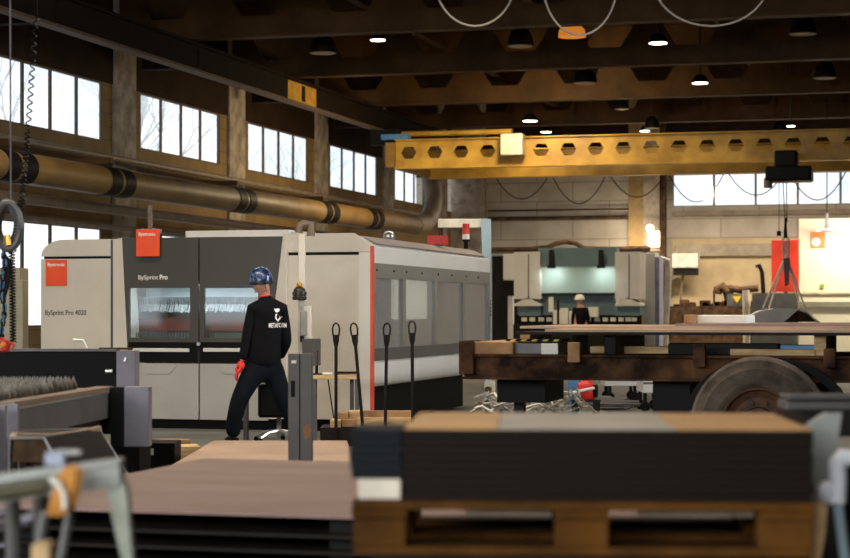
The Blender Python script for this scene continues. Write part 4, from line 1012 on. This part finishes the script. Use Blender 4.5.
for k in range(26):
    x = a.x + (e.x - a.x) * R.random(); s1 = R.uniform(.04, .14); b.span(x - s1, x + s1, 56.1, 56.5, a.z, a.z + R.uniform(.04, .2))
T(b.build('bench_clutter', m_rust, bx), kind='stuff')
ar = thing('fume_extractor', 'brown jointed fume exhaust arm standing over the machine bench', 'exhaust arm', onY(732, 306, 56.3))
MB().tube([onY(731, 305, 56.3), onY(730, 300, 56.3), onY(728, 292, 56.3)], .16, 12).build('arm_post', m_grey2, ar, True)
MB().tube([onY(728, 292, 56.2), onY(722, 286, 56.2), onY(718, 289, 56.2), onY(717, 294, 56.2)], .14, 12).build('arm_elbow', m_rust2, ar, True)
MB().tube([onY(728, 288, 56.2), onY(740, 290, 56.2), onY(758, 288, 56.2)], .11, 10).build('arm_beam', m_rust2, ar, True)
MB().tube([onY(714, 292, 56.2), onY(714, 308, 56.2)], .03, 6).build('arm_cable', m_steel, ar)
q = onY(737, 299, 56.0); MB().prism([(q.x - .12, q.z + .08), (q.x + .12, q.z + .08), (q.x, q.z - .12)], 'y', 55.98, 56.02).build('yellow_sign', mat('warning_yellow', 'd8b020', .5), ar)
MB().span(q.x - .3, q.x + .3, 56.04, 56.4, q.z - .45, q.z + .15).build('arm_housing', m_grey2, ar)
T(MB().tube([Vector((onY(747, 320, 54).x, 54, 0)), onY(746, 290, 54)], .1, 10).build('pale_standpipe', mat('cream_pipe', 'c9c0ac', .5)), 'pale upright pipe beside the exhaust arm', 'pipe')
T(MB().tube([Vector((onY(765, 320, 54).x, 54, 0)), onY(763, 285, 54), onY(762, 272, 54), onY(759, 265, 54), onY(756, 267, 54)], .06, 8).build('hooked_pipe', m_steel, None, True), 'dark pipe with a hooked top left of the orange panel', 'pipe')
# orange panel and bright booth
og = thing('orange_panel', 'orange red vertical panel hanging behind the chain sling', 'panel', onY(786, 293, 54.0))
pspan(MB(), 771.5, 799.5, 240, 292, 54, .1, .01).build('panel_board', mat('panel_orange_red', 'ee3c18', .45, 0, .12, 1.2), og)
MB().tube([onY(786, 292, 54.05), Vector((onY(786, 292, 54.05).x, 54.05, 0))], .05, 8).build('panel_post', m_steel, og)
T(MB().span(onY(752, 0, 53).x, onY(797, 0, 53).x, 53.0, 53.6, 0, onY(770, 293, 53).z).build('grey_machine_base', m_grey2), 'grey machine base standing beneath the orange panel', 'machine base')
bo = thing('booth_partition', 'bright lit white booth wall at the far right behind the trailer', 'partition', (onY(840, 300, 53).x, 53, 0))
a, e = onY(799, 219, 53), onY(890, 219, 53)
MB().span(a.x, e.x, 53, 53.1, 0, a.z).build('booth_wall', mat('booth_white', 'efe6cf', .6, 0, .04, 1), bo)
zz = onY(820, 303, 53).z
MB().span(a.x, e.x, 52.85, 53, zz - .12, zz + .03).build('booth_rail', mat('olive_grey_rail', '8a8674', .6), bo)
MB().span(a.x, e.x, 52.9, 53, onY(820, 292, 53).z - .05, onY(820, 292, 53).z).build('booth_rail', mat('cream_rail', 'd9cfb0', .6), bo)
tgp = pspan(MB(), 811, 825, 232, 248, 52.95, .03).build('orange_poster', mat('faded_orange', 'ee8a4a', .5, 0, .1, 4), bo)
a = onY(814, 246, 52.94)
MB().lathe([(.12, -.005), (.12, 0)], onY(816, 242, 52.94), 'y', 14).build('poster_mark', m_letter, tgp)
q = onY(827, 232, 52.2); lp_ = thing('booth_lamp', 'grey dish lamp lighting the white booth wall', 'lamp', q)
MB().lathe([(.3, 0), (.26, .05), (.1, .1), (.05, .2), (.05, .5)], q, n=20).build('lamp_shade', m_grey, lp_, True)
MB().tube([q + Vector((0, 0, .45)), Vector((q.x, 52.2, ZC - .01))], .015, 6).build('lamp_cable', m_steel, lp_)
area('booth_light', (q.x + .7, 51.2, 3.6), 1.4, .5, 120, (1, .9, .68), rot=(math.radians(60), 0, 0))
T(pspan(MB(), 820, 824, 284, 288, 52.93, .03).build('green_button', mat('green_button', '8ab04a', .5)), 'small green push button on the white booth wall', 'button')

# ------------------------------------------------------------------ left side: cabinet, hanging hoses
oc = thing('olive_cabinet', 'pale olive electrical cabinet at the left edge before the lower window', 'cabinet', onZ(8, 430, 0), TH)
d = 24.0
camspan(MB(), -20, 24.5, 268, 425, d, .5, .01).build('cabinet_body', m_olive, oc)
camspan(MB(), 19, 25.5, 280, 425, d - .2, .3, .01).build('cabinet_edge', m_olive, oc)
def coil(x0, y0, x1, y1, d, rad, turns, jit=0):
    a, e = W(x0, y0, d), W(x1, y1, d); n = int(turns * 12); t_ = (e - a).normalized(); u = Vector((cs, sn, 0)); v = t_.cross(u).normalized(); u = v.cross(t_)
    return [a.lerp(e, k / n) + u * rad * math.cos(k * PI / 6) + v * rad * math.sin(k * PI / 6) for k in range(n + 1)]
d = 13.0
hc_ = thing('coiled_cable', 'dark coiled spiral cable hanging from the roof at the left edge', 'cable', W(10, 350, d))
up = []
for k in range(90):
    t = k / 89; px = 36 - 8 * t; py = 18 + 112 * t; up.append(W(px + 2.2 * math.sin(k * .95), py, d) + Vector((0, .02 * math.cos(k * .95), 0)))
MB().tube([W(36, -90, d)] + up + coil(28, 132, 22, 200, d, .017, 14) + coil(22, 200, 13, 250, d, .022, 16) + coil(12, 252, 13, 342, d, .02, 30), .0055, 5).build('cable_coil', m_black, hc_, True)
T(MB().tube([W(10, -90, d), W(10.5, 120, d), W(11, 215, d)], .006, 6).build('pendant_wire', m_grey), 'straight thin wire hanging beside the coiled spiral cable', 'wire')
hr = thing('hose_reel', 'grey ring shaped hose bundle hanging at the left edge', 'hose', W(8, 245, d))
for k, (rr, of) in enumerate(((.105, 0), (.09, .02), (.112, -.02), (.098, .04))):
    c = W(7 + k * .6, 224 + k, d + of)
    pts = [c + Vector((cs * rr * .75 * math.cos(t), sn * rr * .75 * math.cos(t), rr * 1.4 * math.sin(t))) for t in [i * PI / 12 for i in range(24)]]
    MB().tube(pts, .026, 8, True).build('hose_loop', m_grey2, hr, True)
MB().tube([W(7, 235, d - .05), W(8.5, 245, d - .05)], .022, 8).build('brass_fitting', mat('brass', 'b98f3a', .35, .7), hr)
cn = thing('hanging_chain', 'dark steel chain with blue links hanging under the hose bundle', 'chain', W(3, 345, d))
for k in range(24):
    c = W(3 + 1.5 * math.sin(k * .5), 252 + k * 3.7, d + .03); ax = Vector((cs, sn, 0)) if k % 2 else Vector((-sn, cs, 0))
    MB().tube([c + ax * .014 * math.cos(t) + Vector((0, 0, .028 * math.sin(t))) for t in [i * PI / 5 for i in range(10)]], .006, 6, True).build('chain_link', m_blue2 if k % 3 == 0 else m_steel, cn, True)
MB().tube([W(3, 255, d + .05), W(9, 262, d + .05), W(7, 285, d + .05), W(2, 300, d + .05)], .02, 8).build('hose_end', m_steel, cn, True)
rh = thing('red_lifting_hook', 'red lifting hook with yellow latch at the lower end of the hanging chain', 'hook', W(5, 347, d))
b = MB(); b.tube([W(-2, 340, d), W(4, 341, d), W(8, 345, d), W(7, 349, d), W(1, 350, d)], [.02, .026, .026, .022, .016], 10); b.build('hook_body', m_red, rh, True)
MB().tube([W(9, 342, d), W(14, 345, d), W(12, 349, d)], .012, 8).build('hook_latch', m_redline, rh, True)
MB().ball(W(3, 345, d - .03), (.022, .02, .022)).build('latch_knob', mat('amber_plastic', 'e08a1c', .4), rh, True)

# cutting tables at the left: far one and near one
ft = thing('shuttle_table', 'farther dark cutting table with a grey end block at the left', 'cutting table', W(60, 440, 15.3), TH)
d = 15.3; ft.location.z = 0
za, zb_ = zf(350.5, d), zf(388, d)
wpx = lambda px: (px - 60) / F * d
MB().box(((wpx(-60) + wpx(118)) / 2, .05, (za + zb_) / 2), (wpx(118) - wpx(-60), .1, za - zb_)).build('shaded_side_beam', m_black, ft, local=True)  # black colour stands in for the shadow on this face
MB().box(((wpx(-60) + wpx(118)) / 2, .02, za + .004), (wpx(118) - wpx(-60), .16, .02)).build('top_flange', m_grey2, ft, local=True)
MB().box((wpx(127.5), .02, (za + zb_) / 2 - .1), (wpx(137) - wpx(118), .22, za - zb_ + .2), bev=.005).build('end_block', m_grey, ft, local=True)
MB().box((wpx(127), -.1, za - .07), (.016, .012, .035), ry=.3).build('lifting_eye', m_sil, ft, local=True)
MB().tube([(wpx(106), -.02, zf(371, d)), (wpx(113), -.02, zf(371, d))], .02, 10).build('roller_pin', m_sil, ft, local=True)
for px in (-20, 50, 128): MB().box((wpx(px), .05, (zb_ - .05) / 2), (.1, .1, zb_ - .05)).build('leg', m_steel, ft, local=True)
a = W(78, 350.5, d); T(MB().tube([W(73, 340, d), W(83, 340.5, d), W(86.5, 348.2, d)], .012, 6).build('bent_bracket', m_paper), 'small white bent bracket on the farther cutting table', 'bracket')
T(MB().box(W(116, 348.6, d + .0) , (.26, .1, .016), rz=TH).build('flat_bar', m_rust2), 'flat rusty bar lying on the end of the farther cutting table', 'steel bar')
nd = 13.4
nt_ = thing('shuttle_table', 'nearer grey cutting table with toothed slats and a tall end block', 'cutting table', W(60, 470, nd), TH); nt_.location.z = 0
# sides in world coordinates along the depth
P0, P1 = W(16, 404, 11.3), W(112, 389, 13.6)
P0.z = P1.z = .83
dirv = (P1 - P0); dirv.z = 0; L = dirv.length; dirv.normalize(); nrm = Vector((-dirv.y, dirv.x, 0))
def slab(b, q0, q1, th, z0, z1):
    A = [q0 + Vector((0, 0, z0 - q0.z)), q0 + nrm * th + Vector((0, 0, z0 - q0.z)), q0 + nrm * th + Vector((0, 0, z1 - q0.z)), q0 + Vector((0, 0, z1 - q0.z))]
    return b.hull(A, [p + (q1 - q0) for p in A])
b = slab(MB(), P0, P1 - dirv * .05, .06, .62, .8); b.build('side_panel', m_grey2, nt_)
slab(MB(), P0 - nrm * .004, P1 - dirv * .05 - nrm * .004, .01, .795, .808).build('lit_edge', m_sil, nt_)  # bright strip paints the light caught along the panel's top edge
b = MB(); slab(b, P0 - dirv * .02, P1 + dirv * .05, .12, .81, .84); b.build('top_rail', mat('brown_worn_rail', '7d6a58', .5, .3, .2, 3), nt_)
b = MB(); slab(b, P0 + nrm * .05, P1 + nrm * .05, .05, .35, .62); b.build('inner_panel', m_steel, nt_)
for q in (P0 - dirv * .05, P0 - dirv * .3):
    MB().box((q.x, q.y, .42), (.06, .05, .82), rz=TH).build('frame_post', m_grey, nt_)
slab(MB(), P0 - dirv * 1.5, P0 - dirv * .36, .06, .4, .82).build('side_panel', m_steel, nt_)
a = W(131, 420, 13.6); z0_, z1_ = zf(446, 13.6), zf(386.5, 13.6)
a = W(138, 420, 13.6); MB().box((a.x, a.y, (z0_ + z1_) / 2), (.178, .16, z1_ - z0_), rz=TH, bev=.005).build('end_block', m_grey, nt_)
a = W(119, 420, 13.6); MB().box((a.x, a.y, (z0_ + z1_) / 2 - .004), (  .094, .16, z1_ - z0_), rz=TH).build('end_block_web', m_black, nt_)
MB().box((W(131, 460, 13.6).x, a.y + .02, z0_ / 2), (.22, .2, z0_)).build('foot', m_black, nt_)
P2 = P1 + nrm * 2.6; b = MB()
slab(b, P1 + nrm * .1, P1 + nrm * .1, .01, .7, .71) if False else None
for k in range(16):
    q = P0 + dirv * (.3 + k * (L - .5) / 15); teeth = []
    n = 48
    A = []
    base = q + nrm * .2
    for i in range(n * 2 + 1):
        A.append(base + nrm * (i * .028) + Vector((0, 0, (.925 if i % 2 else .86) - base.z)))
    lo = [base + nrm * (n * 2 * .028) + Vector((0, 0, .66 - base.z)), base + Vector((0, 0, .66 - base.z))]
    MB().hull(A + lo, [p + dirv * .006 for p in A + lo]).build('toothed_slat', mat('worn_slat', '5d4a34', .5, .2, .4, 6, h2='8f887c'), nt_)
slab(MB(), P1 - dirv * .02, P1 - dirv * .02 + nrm * .001 + dirv * .06, 3.2, .5, .8).build('end_beam', m_steel, nt_)
slab(MB(), P0 - dirv * .1 + nrm * 3.1, P1 + nrm * 3.1, .08, .5, .82).build('side_panel', m_steel, nt_)
# black crate beside
q = onZ(150, 471, .0) ; q = W(153, 471, 15.3)
ck = thing('black_crate', 'black crate on the floor between the cutting table and the far plates', 'crate', (q.x, q.y, 0), TH)
hgt = zf(443, 15.3)
MB().box((0, .2, hgt / 2 + .0), (.35, .4, hgt), bev=.01).build('crate_body', m_black, ck, local=True)
MB().box((-.02, -.01, hgt - .07), (.05, .03, .05)).build('white_tag', m_pgrey, ck, local=True)
q = W(183, 447, 16.9)
T(MB().box((q.x, q.y + .1, .09), (.2, .3, .18), rz=.5, bev=.006).build('timber_block', m_wood), 'bright timber block on the floor beside the black crate', 'timber')
q = W(165, 443, 17.3)
T(MB().box((q.x, q.y + .2, .1), (.3, .12, .2), rz=.2, bev=.006).build('timber_block', m_wood2), 'dark timber block on the floor behind the black crate', 'timber')

# ------------------------------------------------------------------ far plates on the floor
def plate(pts, z, t, m, label, grp):
    b = MB(); b.prism([(p.x, p.y) for p in pts], 'z', z - t, z)
    return T(b.build('steel_plate', m), label, 'steel plate', grp)
zF = .2
m_far = mat('tan_mill_plate', '9c8270', .55, .1, .12, 1.2, h2='ad937f')
A = [onZ(163, 470, zF), onZ(352, 464, zF), onZ(347, 440.5, zF), onZ(214, 440.5, zF)]
plate(A, zF, .015, m_far, 'rosy steel plate lying low on the floor between worker and guard post', 'plates on the floor')
A2 = [p + Vector((.02, -.03, 0)) for p in A]; plate(A2, zF - .02, .015, m_plate, 'lower steel plate right under the rosy floor plate', 'plates on the floor')
for k, f in enumerate((.15, .5, .85)):
    p = A[0].lerp(A[1], f); q = A[3].lerp(A[2], f)
    b = MB(); n_ = (q - p); n_.z = 0; s_d = Vector((n_.y, -n_.x, 0)).normalized() * .05
    b.hull([Vector((*(p - s_d).xy, 0)), Vector((*(p + s_d).xy, 0)), Vector((*(p + s_d).xy, zF - .035)), Vector((*(p - s_d).xy, zF - .035))],
           [Vector((*(q - s_d).xy, 0)), Vector((*(q + s_d).xy, 0)), Vector((*(q + s_d).xy, zF - .035)), Vector((*(q - s_d).xy, zF - .035))])
    T(b.build('timber_bearer', m_wood2), ('first', 'middle', 'last')[k] + ' timber bearer under the rosy floor plate counted from the black crate', 'timber', 'bearers under the floor plate')

# ------------------------------------------------------------------ plate pile left front
Zp = .62; X0 = -3.67; Y0, Ym, Y1 = 6.62, 8.1, 9.15; Xe = -.62
T(MB().span(X0, Xe, Y0, Ym, Zp, Zp + .012).build('steel_plate', m_plate), 'nearest rosy steel plate topmost on the front pile', 'steel plate', 'plates of the front pile')
T(MB().span(X0 - .01, Xe, Ym - .5, Y1, Zp - .012, Zp).build('steel_plate', m_plate), 'farther rosy steel plate topmost on the front pile', 'steel plate', 'plates of the front pile')
zz = Zp - .012
for k in range(4):
    for j, x in enumerate((X0 + .2, -2.2, Xe - .3)):
        T(MB().span(x, x + .1, Y0 + .08, Y1 - .1, zz - .05, zz).build('spacer_bar', m_black), ('dark spacer bar, %s layer from the top, %s of three, front plate pile' % (('first', 'second', 'third', 'fourth')[k], ('first', 'middle', 'last')[j])), 'spacer', 'spacers of the front pile')
    zz -= .05
    T(MB().span(X0 + .01 * k, Xe, Y0 + .012 * (k % 2), Y1, zz - .012, zz).build('steel_plate', m_steel), 'dark edged steel plate in the front pile, %s one under the top' % (('first', 'second', 'third', 'fourth')[k]), 'steel plate', 'plates of the front pile')
    zz -= .012
st_ = thing('plate_trestle', 'dark steel trestle carrying the front pile of plates', 'trestle', ((X0 + Xe) / 2, 7.9, 0))
for x in (X0 + .2, Xe - .3):
    MB().span(x, x + .12, Y0 + .1, Y1 - .1, zz - .1, zz).build('trestle_beam', m_steel, st_)
    for y in (Y0 + .2, Y1 - .3): MB().span(x, x + .1, y, y + .1, 0, zz - .1).build('leg', m_steel, st_)

# bent dark sheet hood at the left
d0, d1 = 9.2, 10.6
prof0 = [(8, 470), (12, 452), (18, 437.5), (44, 437), (56, 462)]
hd = thing('bent_sheet_hood', 'bent dark steel sheet hood with worn rim below the nearer cutting table', 'sheet hood', W(60, 480, 9.8))
def shell(name, pts0, pts1, th, m):
    b = MB(); A = pts0 + [p - Vector((0, 0, th)) for p in pts0[::-1]]; B = pts1 + [p - Vector((0, 0, th)) for p in pts1[::-1]]
    return b.hull(A, B).build(name, m, hd)
q0 = [W(10, 456, 9.4), W(11, 438, 9.4), W(44, 437.5, 9.4), W(58, 462, 9.4)]
q1 = [W(16, 452, 11.0), W(18, 431, 11.0), W(99, 428.5, 11.0), W(127, 474, 11.0)]
shell('hood_sheet', q0, q1, .012, m_steel)
MB().tube(q0[1:], .009, 6).build('worn_rim', m_sil, hd); MB().tube(q1[1:], .009, 6).build('worn_rim', m_sil, hd)
b = MB(); b.tube([W(13, 436, 9.4) , W(50, 437, 9.9), W(75, 434, 10.4), W(99, 428.5, 11.0)], .018, 8); b.build('front_rim', mat('tan_rim', '9a8068', .5, .3), hd, True)
MB().hull([W(14, 438, 9.41), W(44, 438, 9.41), W(57, 462, 9.41), W(12, 462, 9.41)], [W(14, 438, 9.43), W(44, 438, 9.43), W(57, 462, 9.43), W(12, 462, 9.43)]).build('end_plate', m_rust2, hd)
for px, dd, zz_ in ((14, 9.5, .66), (100, 11.0, .66), (56, 9.5, .6), (30, 11, .6)):
    q = W(px, 470, dd); MB().tube([(q.x, q.y, 0), (q.x, q.y, zz_)], .02, 8).build('support_leg', m_steel, hd)

# ------------------------------------------------------------------ blurred trestle with leather at the left front
d = 4.6; K4 = F / d
tb = thing('steel_trestle', 'pale green grey steel trestle closest to the camera at the left', 'trestle', W(60, 650, d), TH); tb.location.z = 0
def tw(px, py, y=0.0): return Vector(((px - 60) / K4, y, H + (HOR - py) / K4))
def quad(b, p, y0, y1): return b.hull([tw(*q, y0) for q in p], [tw(*q, y1) for q in p])
quad(MB(), [(-40, 487), (80, 471), (80, 490), (-40, 510)], .02, .1).build('top_beam', m_table, tb, local=True)
quad(MB(), [(-40, 480), (117, 459), (121, 461), (117, 465), (-40, 489)], 0, .06).build('top_plate', m_grey3, tb, local=True)
quad(MB(), [(80, 468), (118, 463), (120, 486), (80, 493)], .01, .09).build('corner_block', m_grey3, tb, local=True)
quad(MB(), [(104, 488), (124, 484), (131, 560), (133, 650), (126, 650), (120, 560)], .02, .08).build('leg', m_table, tb, local=True)
for a_, e_ in (((44, 512), (34, 575)), ((70, 505), (58, 575))):
    p, q = tw(*a_, .02), tw(*e_, .0); q2 = Vector((q.x - .03, 0, 0))
    MB().tube([p, q, q2], .012, 8).build('leg', m_grey2, tb, True, local=True)
for px in (-10, 20): MB().tube([tw(px, 500, .25), Vector((tw(px, 500).x, .3, 0))], .02, 8).build('leg', m_grey2, tb, local=True)
b = MB()
for k in range(12): b.lathe([(.016, -.004), (.016, .004)], tw(-4 + k * 4.4, 494 - k * .7, .0), 'x', 12)
b.build('roller_row', mat('brass_roller', '4f4a30', .5, .1, .2, 5), tb, True, local=True)
lg = thing('leather_glove', 'orange leather welding glove draped over the pale trestle', 'glove', W(64, 515, d - .1), TH)
def lw(px, py, y): return Vector(((px - 64) / K4, y, (515 - py) / K4))
pr = [(58, 470), (72, 466), (82, 468), (78, 492), (72, 512), (64, 517), (47, 516), (46, 512), (54, 490)]
b = MB(); b.hull([lw(x, y, -.0) for x, y in pr], [lw(x, y, .05) for x, y in pr])
bmesh.ops.bevel(b.bm, geom=b.bm.edges[:], offset=.012, segments=2, affect='EDGES')
b.build('glove_body', m_rag, lg, True, local=True)
MB().tube([lw(52, 478, -.012), lw(60, 484, -.014), lw(65, 494, -.014), lw(66, 508, -.012)], .007, 6).build('pale_seam', m_paper, lg, True, local=True)
cb = thing('clamp_block', 'small pale blue clamp block standing on the trestle top', 'clamp', W(55, 466.5, d + .02), TH)
MB().box((0, .02, .018), (.05, .05, .036), bev=.006).build('clamp_body', mat('pale_blue_clamp', '9aa0b2', .4, .3), cb, local=True)
MB().box((.03, .02, .034), (.06, .03, .01)).build('clamp_jaw', m_sil, cb, local=True)
q = W(43, 566, d - .3); T(MB().box((0, 0, .05), (.045, .08, .1), bev=.01).build('timber_offcut', m_wood, None, local=True, loc=W(44, 586, d - .3), rz=TH), 'pale timber offcut at the lower left frame edge', 'timber')
wr = MB(); wr.tube([W(-30, 530, d + .3), W(20, 522, d + .4), W(42, 513, d + .4)], .016, 8)
T(wr.build('hose', m_grey, None, True), 'grey hose drooping under the trestle', 'hose')

# ------------------------------------------------------------------ pallet with steel sheets closest at the right
PZ, PD, PH = .883, 4.95, .144
pc = W(582, 500, PD); rzp = TH - math.radians(3)
pl = thing('wooden_pallet', 'wooden pallet carrying the dark stack of steel sheets in front', 'pallet', (0, 0, 0), rzp)
base = W(582, 500, PD) ; fwd = Vector((-math.sin(rzp), math.cos(rzp), 0))
pl.location = Vector((base.x, base.y, PZ - PH)) + fwd * .4
for y in (-.34, -.17, 0, .17, .34): MB().box((0, y, PH - .011), (1.2, .145 if abs(y) != .17 else .1, .022), bev=.003).build('deck_board', m_pallet, pl, local=True)
for y in (-.33, 0, .33):
    for x in (-.53, 0, .53): MB().box((x, y, .061), (.14, .1 if y else .145, .078), bev=.004).build('block', m_pallet, pl, local=True)
    MB().box((0, y, .011), (1.2, .1, .022), bev=.003).build('bottom_board', m_pallet, pl, local=True)
for x in (-.53, 0, .53): MB().box((x, 0, .111), (.145, .8, .022)).build('stringer_board', m_pallet, pl, local=True)
sd_ = thing('pallet_stand', 'dark steel stand under the front pallet', 'stand', (pl.location.x, pl.location.y, 0), rzp)
MB().box((0, 0, PZ - PH - .03), (1.1, .7, .06)).build('stand_top', m_steel, sd_, local=True)
for x in (-.5, .5):
    for y in (-.3, .3): MB().box((x, y, (PZ - PH - .06) / 2), (.06, .06, PZ - PH - .06)).build('leg', m_steel, sd_, local=True)
def pq(px): return (px - 582) / F * PD
M4 = pl.matrix_world
def onpal(b, name, m): 
    o = b.build(name, m, None, local=True); return o
def palbox(name, x0, x1, y0, y1, z0, z1, m, lab, cat, grp=None, bev=.002):
    c = Vector(((x0 + x1) / 2, (y0 + y1) / 2, 0)); wc_ = Vector((pl.location.x, pl.location.y, 0)) + Matrix.Rotation(rzp, 3, 'Z') @ c
    o = MB().box((0, 0, (z1 - z0) / 2), (x1 - x0, y1 - y0, z1 - z0), bev=bev).build(name, m, None, local=True, loc=(wc_.x, wc_.y, PZ + z0), rz=rzp)
    return T(o, lab, cat, grp)
zt_ = 0.0; ht = .186; n = 9
ordw = ('lowest', 'second', 'third', 'fourth', 'fifth', 'sixth', 'seventh', 'eighth', 'ninth')
m_stack = mat('dark_sheet_edge', '160f08', .6, 0, .15, 2, spec=.12)
for k in range(n):
    t = ht / n; j = R.uniform(-.004, .004)
    top_ = k == n - 1
    palbox('steel_sheet', pq(402) + j, pq(812) + j, -.39 + j, .42, zt_, zt_ + t - .001, m_stack, ('ninth full-width dark steel sheet on the front pallet' if top_ else '%s dark steel sheet from the bottom on the front pallet' % ordw[k]), 'steel sheet', 'sheets on the front pallet', .0015)
    zt_ += t
for x0_, x1_, hcol, lab in ((403, 497, 'd3a469', 'tan rusty sheet lying left on top of the front pallet stack'), (498, 676, 'b8ae9f', 'grey beige sheet lying in the middle on top of the front pallet stack'), (677, 811, 'cf9e64', 'tan rusty sheet on the front pallet stack beside the leaning grey panel')):
    palbox('steel_sheet', pq(x0_), pq(x1_), -.385, .41, zt_, zt_ + .003, mat('top_sheet_' + hcol, hcol, .55, .1, .15, 2.5), lab, 'steel sheet', 'sheets on the front pallet', .0005)
zl = .055
palbox('timber_wedge', pq(356), pq(399), -.36, -.1, 0, zl, m_paper if False else mat('pale_board', 'd2c6b2', .6), 'pale board under the left sheet stack on the front pallet', 'board')
for k in range(6):
    t = (ht - zl) / 6; j = R.uniform(-.004, .004)
    palbox('steel_sheet', pq(349) + j, pq(400) , -.37 + j, -.12, zl + k * t, zl + (k + 1) * t - .001, mat('blue_black_sheet', '14171a', .6, 0, .12, 2, spec=.12), ('topmost' if k == 5 else ordw[k]) + ' narrow blue black sheet left on the front pallet', 'steel sheet', 'narrow sheets on the front pallet', .0015)
# boards lying inside the pallet opening
for x0, x1, lab in ((465, 552, 'pale board inside the left opening of the front pallet'), (642, 757, 'pale board inside the right opening of the front pallet')):
    c = Vector(((pq(x0) + pq(x1)) / 2, -.25, 0)); wc_ = Vector((pl.location.x, pl.location.y, 0)) + Matrix.Rotation(rzp, 3, 'Z') @ c
    T(MB().box((0, 0, .01), (pq(x1) - pq(x0), .1, .02)).build('inner_board', mat('pale_board', 'd2c6b2', .6), None, local=True, loc=(wc_.x, wc_.y, PZ - .048), rz=rzp), lab, 'board')

# ------------------------------------------------------------------ right edge
d = 7.2
for k, (px0, y0, y1, lab) in enumerate(((788, 395, 400, 'upper grey steel section lying at the right edge'), (786, 401.5, 410, 'lower grey steel section lying at the right edge'))):
    a = W(px0, y1, d); e = W(900, y1, d); hh = (y1 - y0) / F * d
    c = (a + e) / 2; T(MB().box((0, .09, hh / 2), ((900 - px0) / F * d, .18, hh), bev=.006).build('steel_section', m_grey2, None, local=True, loc=c, rz=TH), lab, 'steel section', 'steel sections at the right edge')
rk = thing('section_rack', 'dark rack carrying the grey steel sections at the right edge', 'rack', W(850, 560, d), TH); rk.location.z = 0
zt_ = zf(410, d)
MB().box((.06, .25, zt_ - .05), (.44, .5, .1)).build('rack_shelf', m_steel, rk, local=True)
for x in (-.1, .2):
    for y in (.06, .45): MB().box((x, y, (zt_ - .1) / 2), (.06, .06, zt_ - .1)).build('leg', m_steel, rk, local=True)
d = 5.6
gp = thing('slanted_grey_panel', 'slanted grey steel panel leaning right of the front pallet', 'panel', W(830, 700, d), TH); gp.location.z = 0
g_ = lambda px, py: Vector(((px - 830) / F * d, 0, H + (HOR - py) / F * d))
A = [g_(808, 520), g_(806, 425), g_(826, 413), g_(842, 413), g_(826, 520)]
MB().hull(A, [p + Vector((0, .03, 0)) for p in A]).build('panel_sheet', m_grey3, gp, local=True)
for px in (812, 822): p = g_(px, 515); MB().tube([p + Vector((0, .02, 0)), Vector((p.x, .02, 0))], .015, 8).build('panel_leg', m_steel, gp, local=True)
d = 5.2
wc2 = thing('white_hose_clamp', 'thick white bent pipe fitting at the lower right edge', 'pipe fitting', W(835, 505, d), TH)
MB().tube([W(852, 458, d), W(842, 457, d), W(837, 462, d), W(838, 480, d), W(837, 503, d)], .024, 12).build('bent_pipe', m_wpipe, wc2, True)
MB().ball(W(826, 492, d), (.026, .026, .03)).build('pipe_cap', m_wpipe, wc2, True)
MB().tube([W(826, 494, d), W(834, 500, d)], .018, 10).build('pipe_branch', m_wpipe, wc2, True)
MB().tube([W(838, 505, d), W(845, 560, d), (W(845, 560, d).x, W(845, 560, d).y, 0)], .014, 8).build('support_tube', m_blue, wc2)
d = 5.1
rg = thing('brown_leather_rag', 'tan leather rag hanging at the lower right beside the pallet', 'rag', W(818, 565, d), TH)
A = [W(810, 508, d), W(820, 500, d), W(827, 506, d), W(825, 535, d), W(820, 565, d), W(810, 566, d), W(812, 535, d)]
b = MB().hull(A, [p + Vector((-sn * .03, cs * .03, 0)) for p in A]); b.build('rag_cloth', mat('tan_leather', 'd8ae7c', .7, 0, .25, 8), rg)
MB().tube([W(818, 520, d + .05), (W(818, 520, d + .05).x, W(818, 520, d + .05).y, 0)], .012, 8).build('rag_stand', m_steel, rg)
d = 6.3
T(MB().box((0, 0, .45), (.3, .5, .9), bev=.02).build('dark_tool_cart', m_black, None, local=True, loc=Vector((*W(870, 500, d).xy, 0)), rz=TH), 'dark tool cart behind the white pipe fitting at the right edge', 'cart')
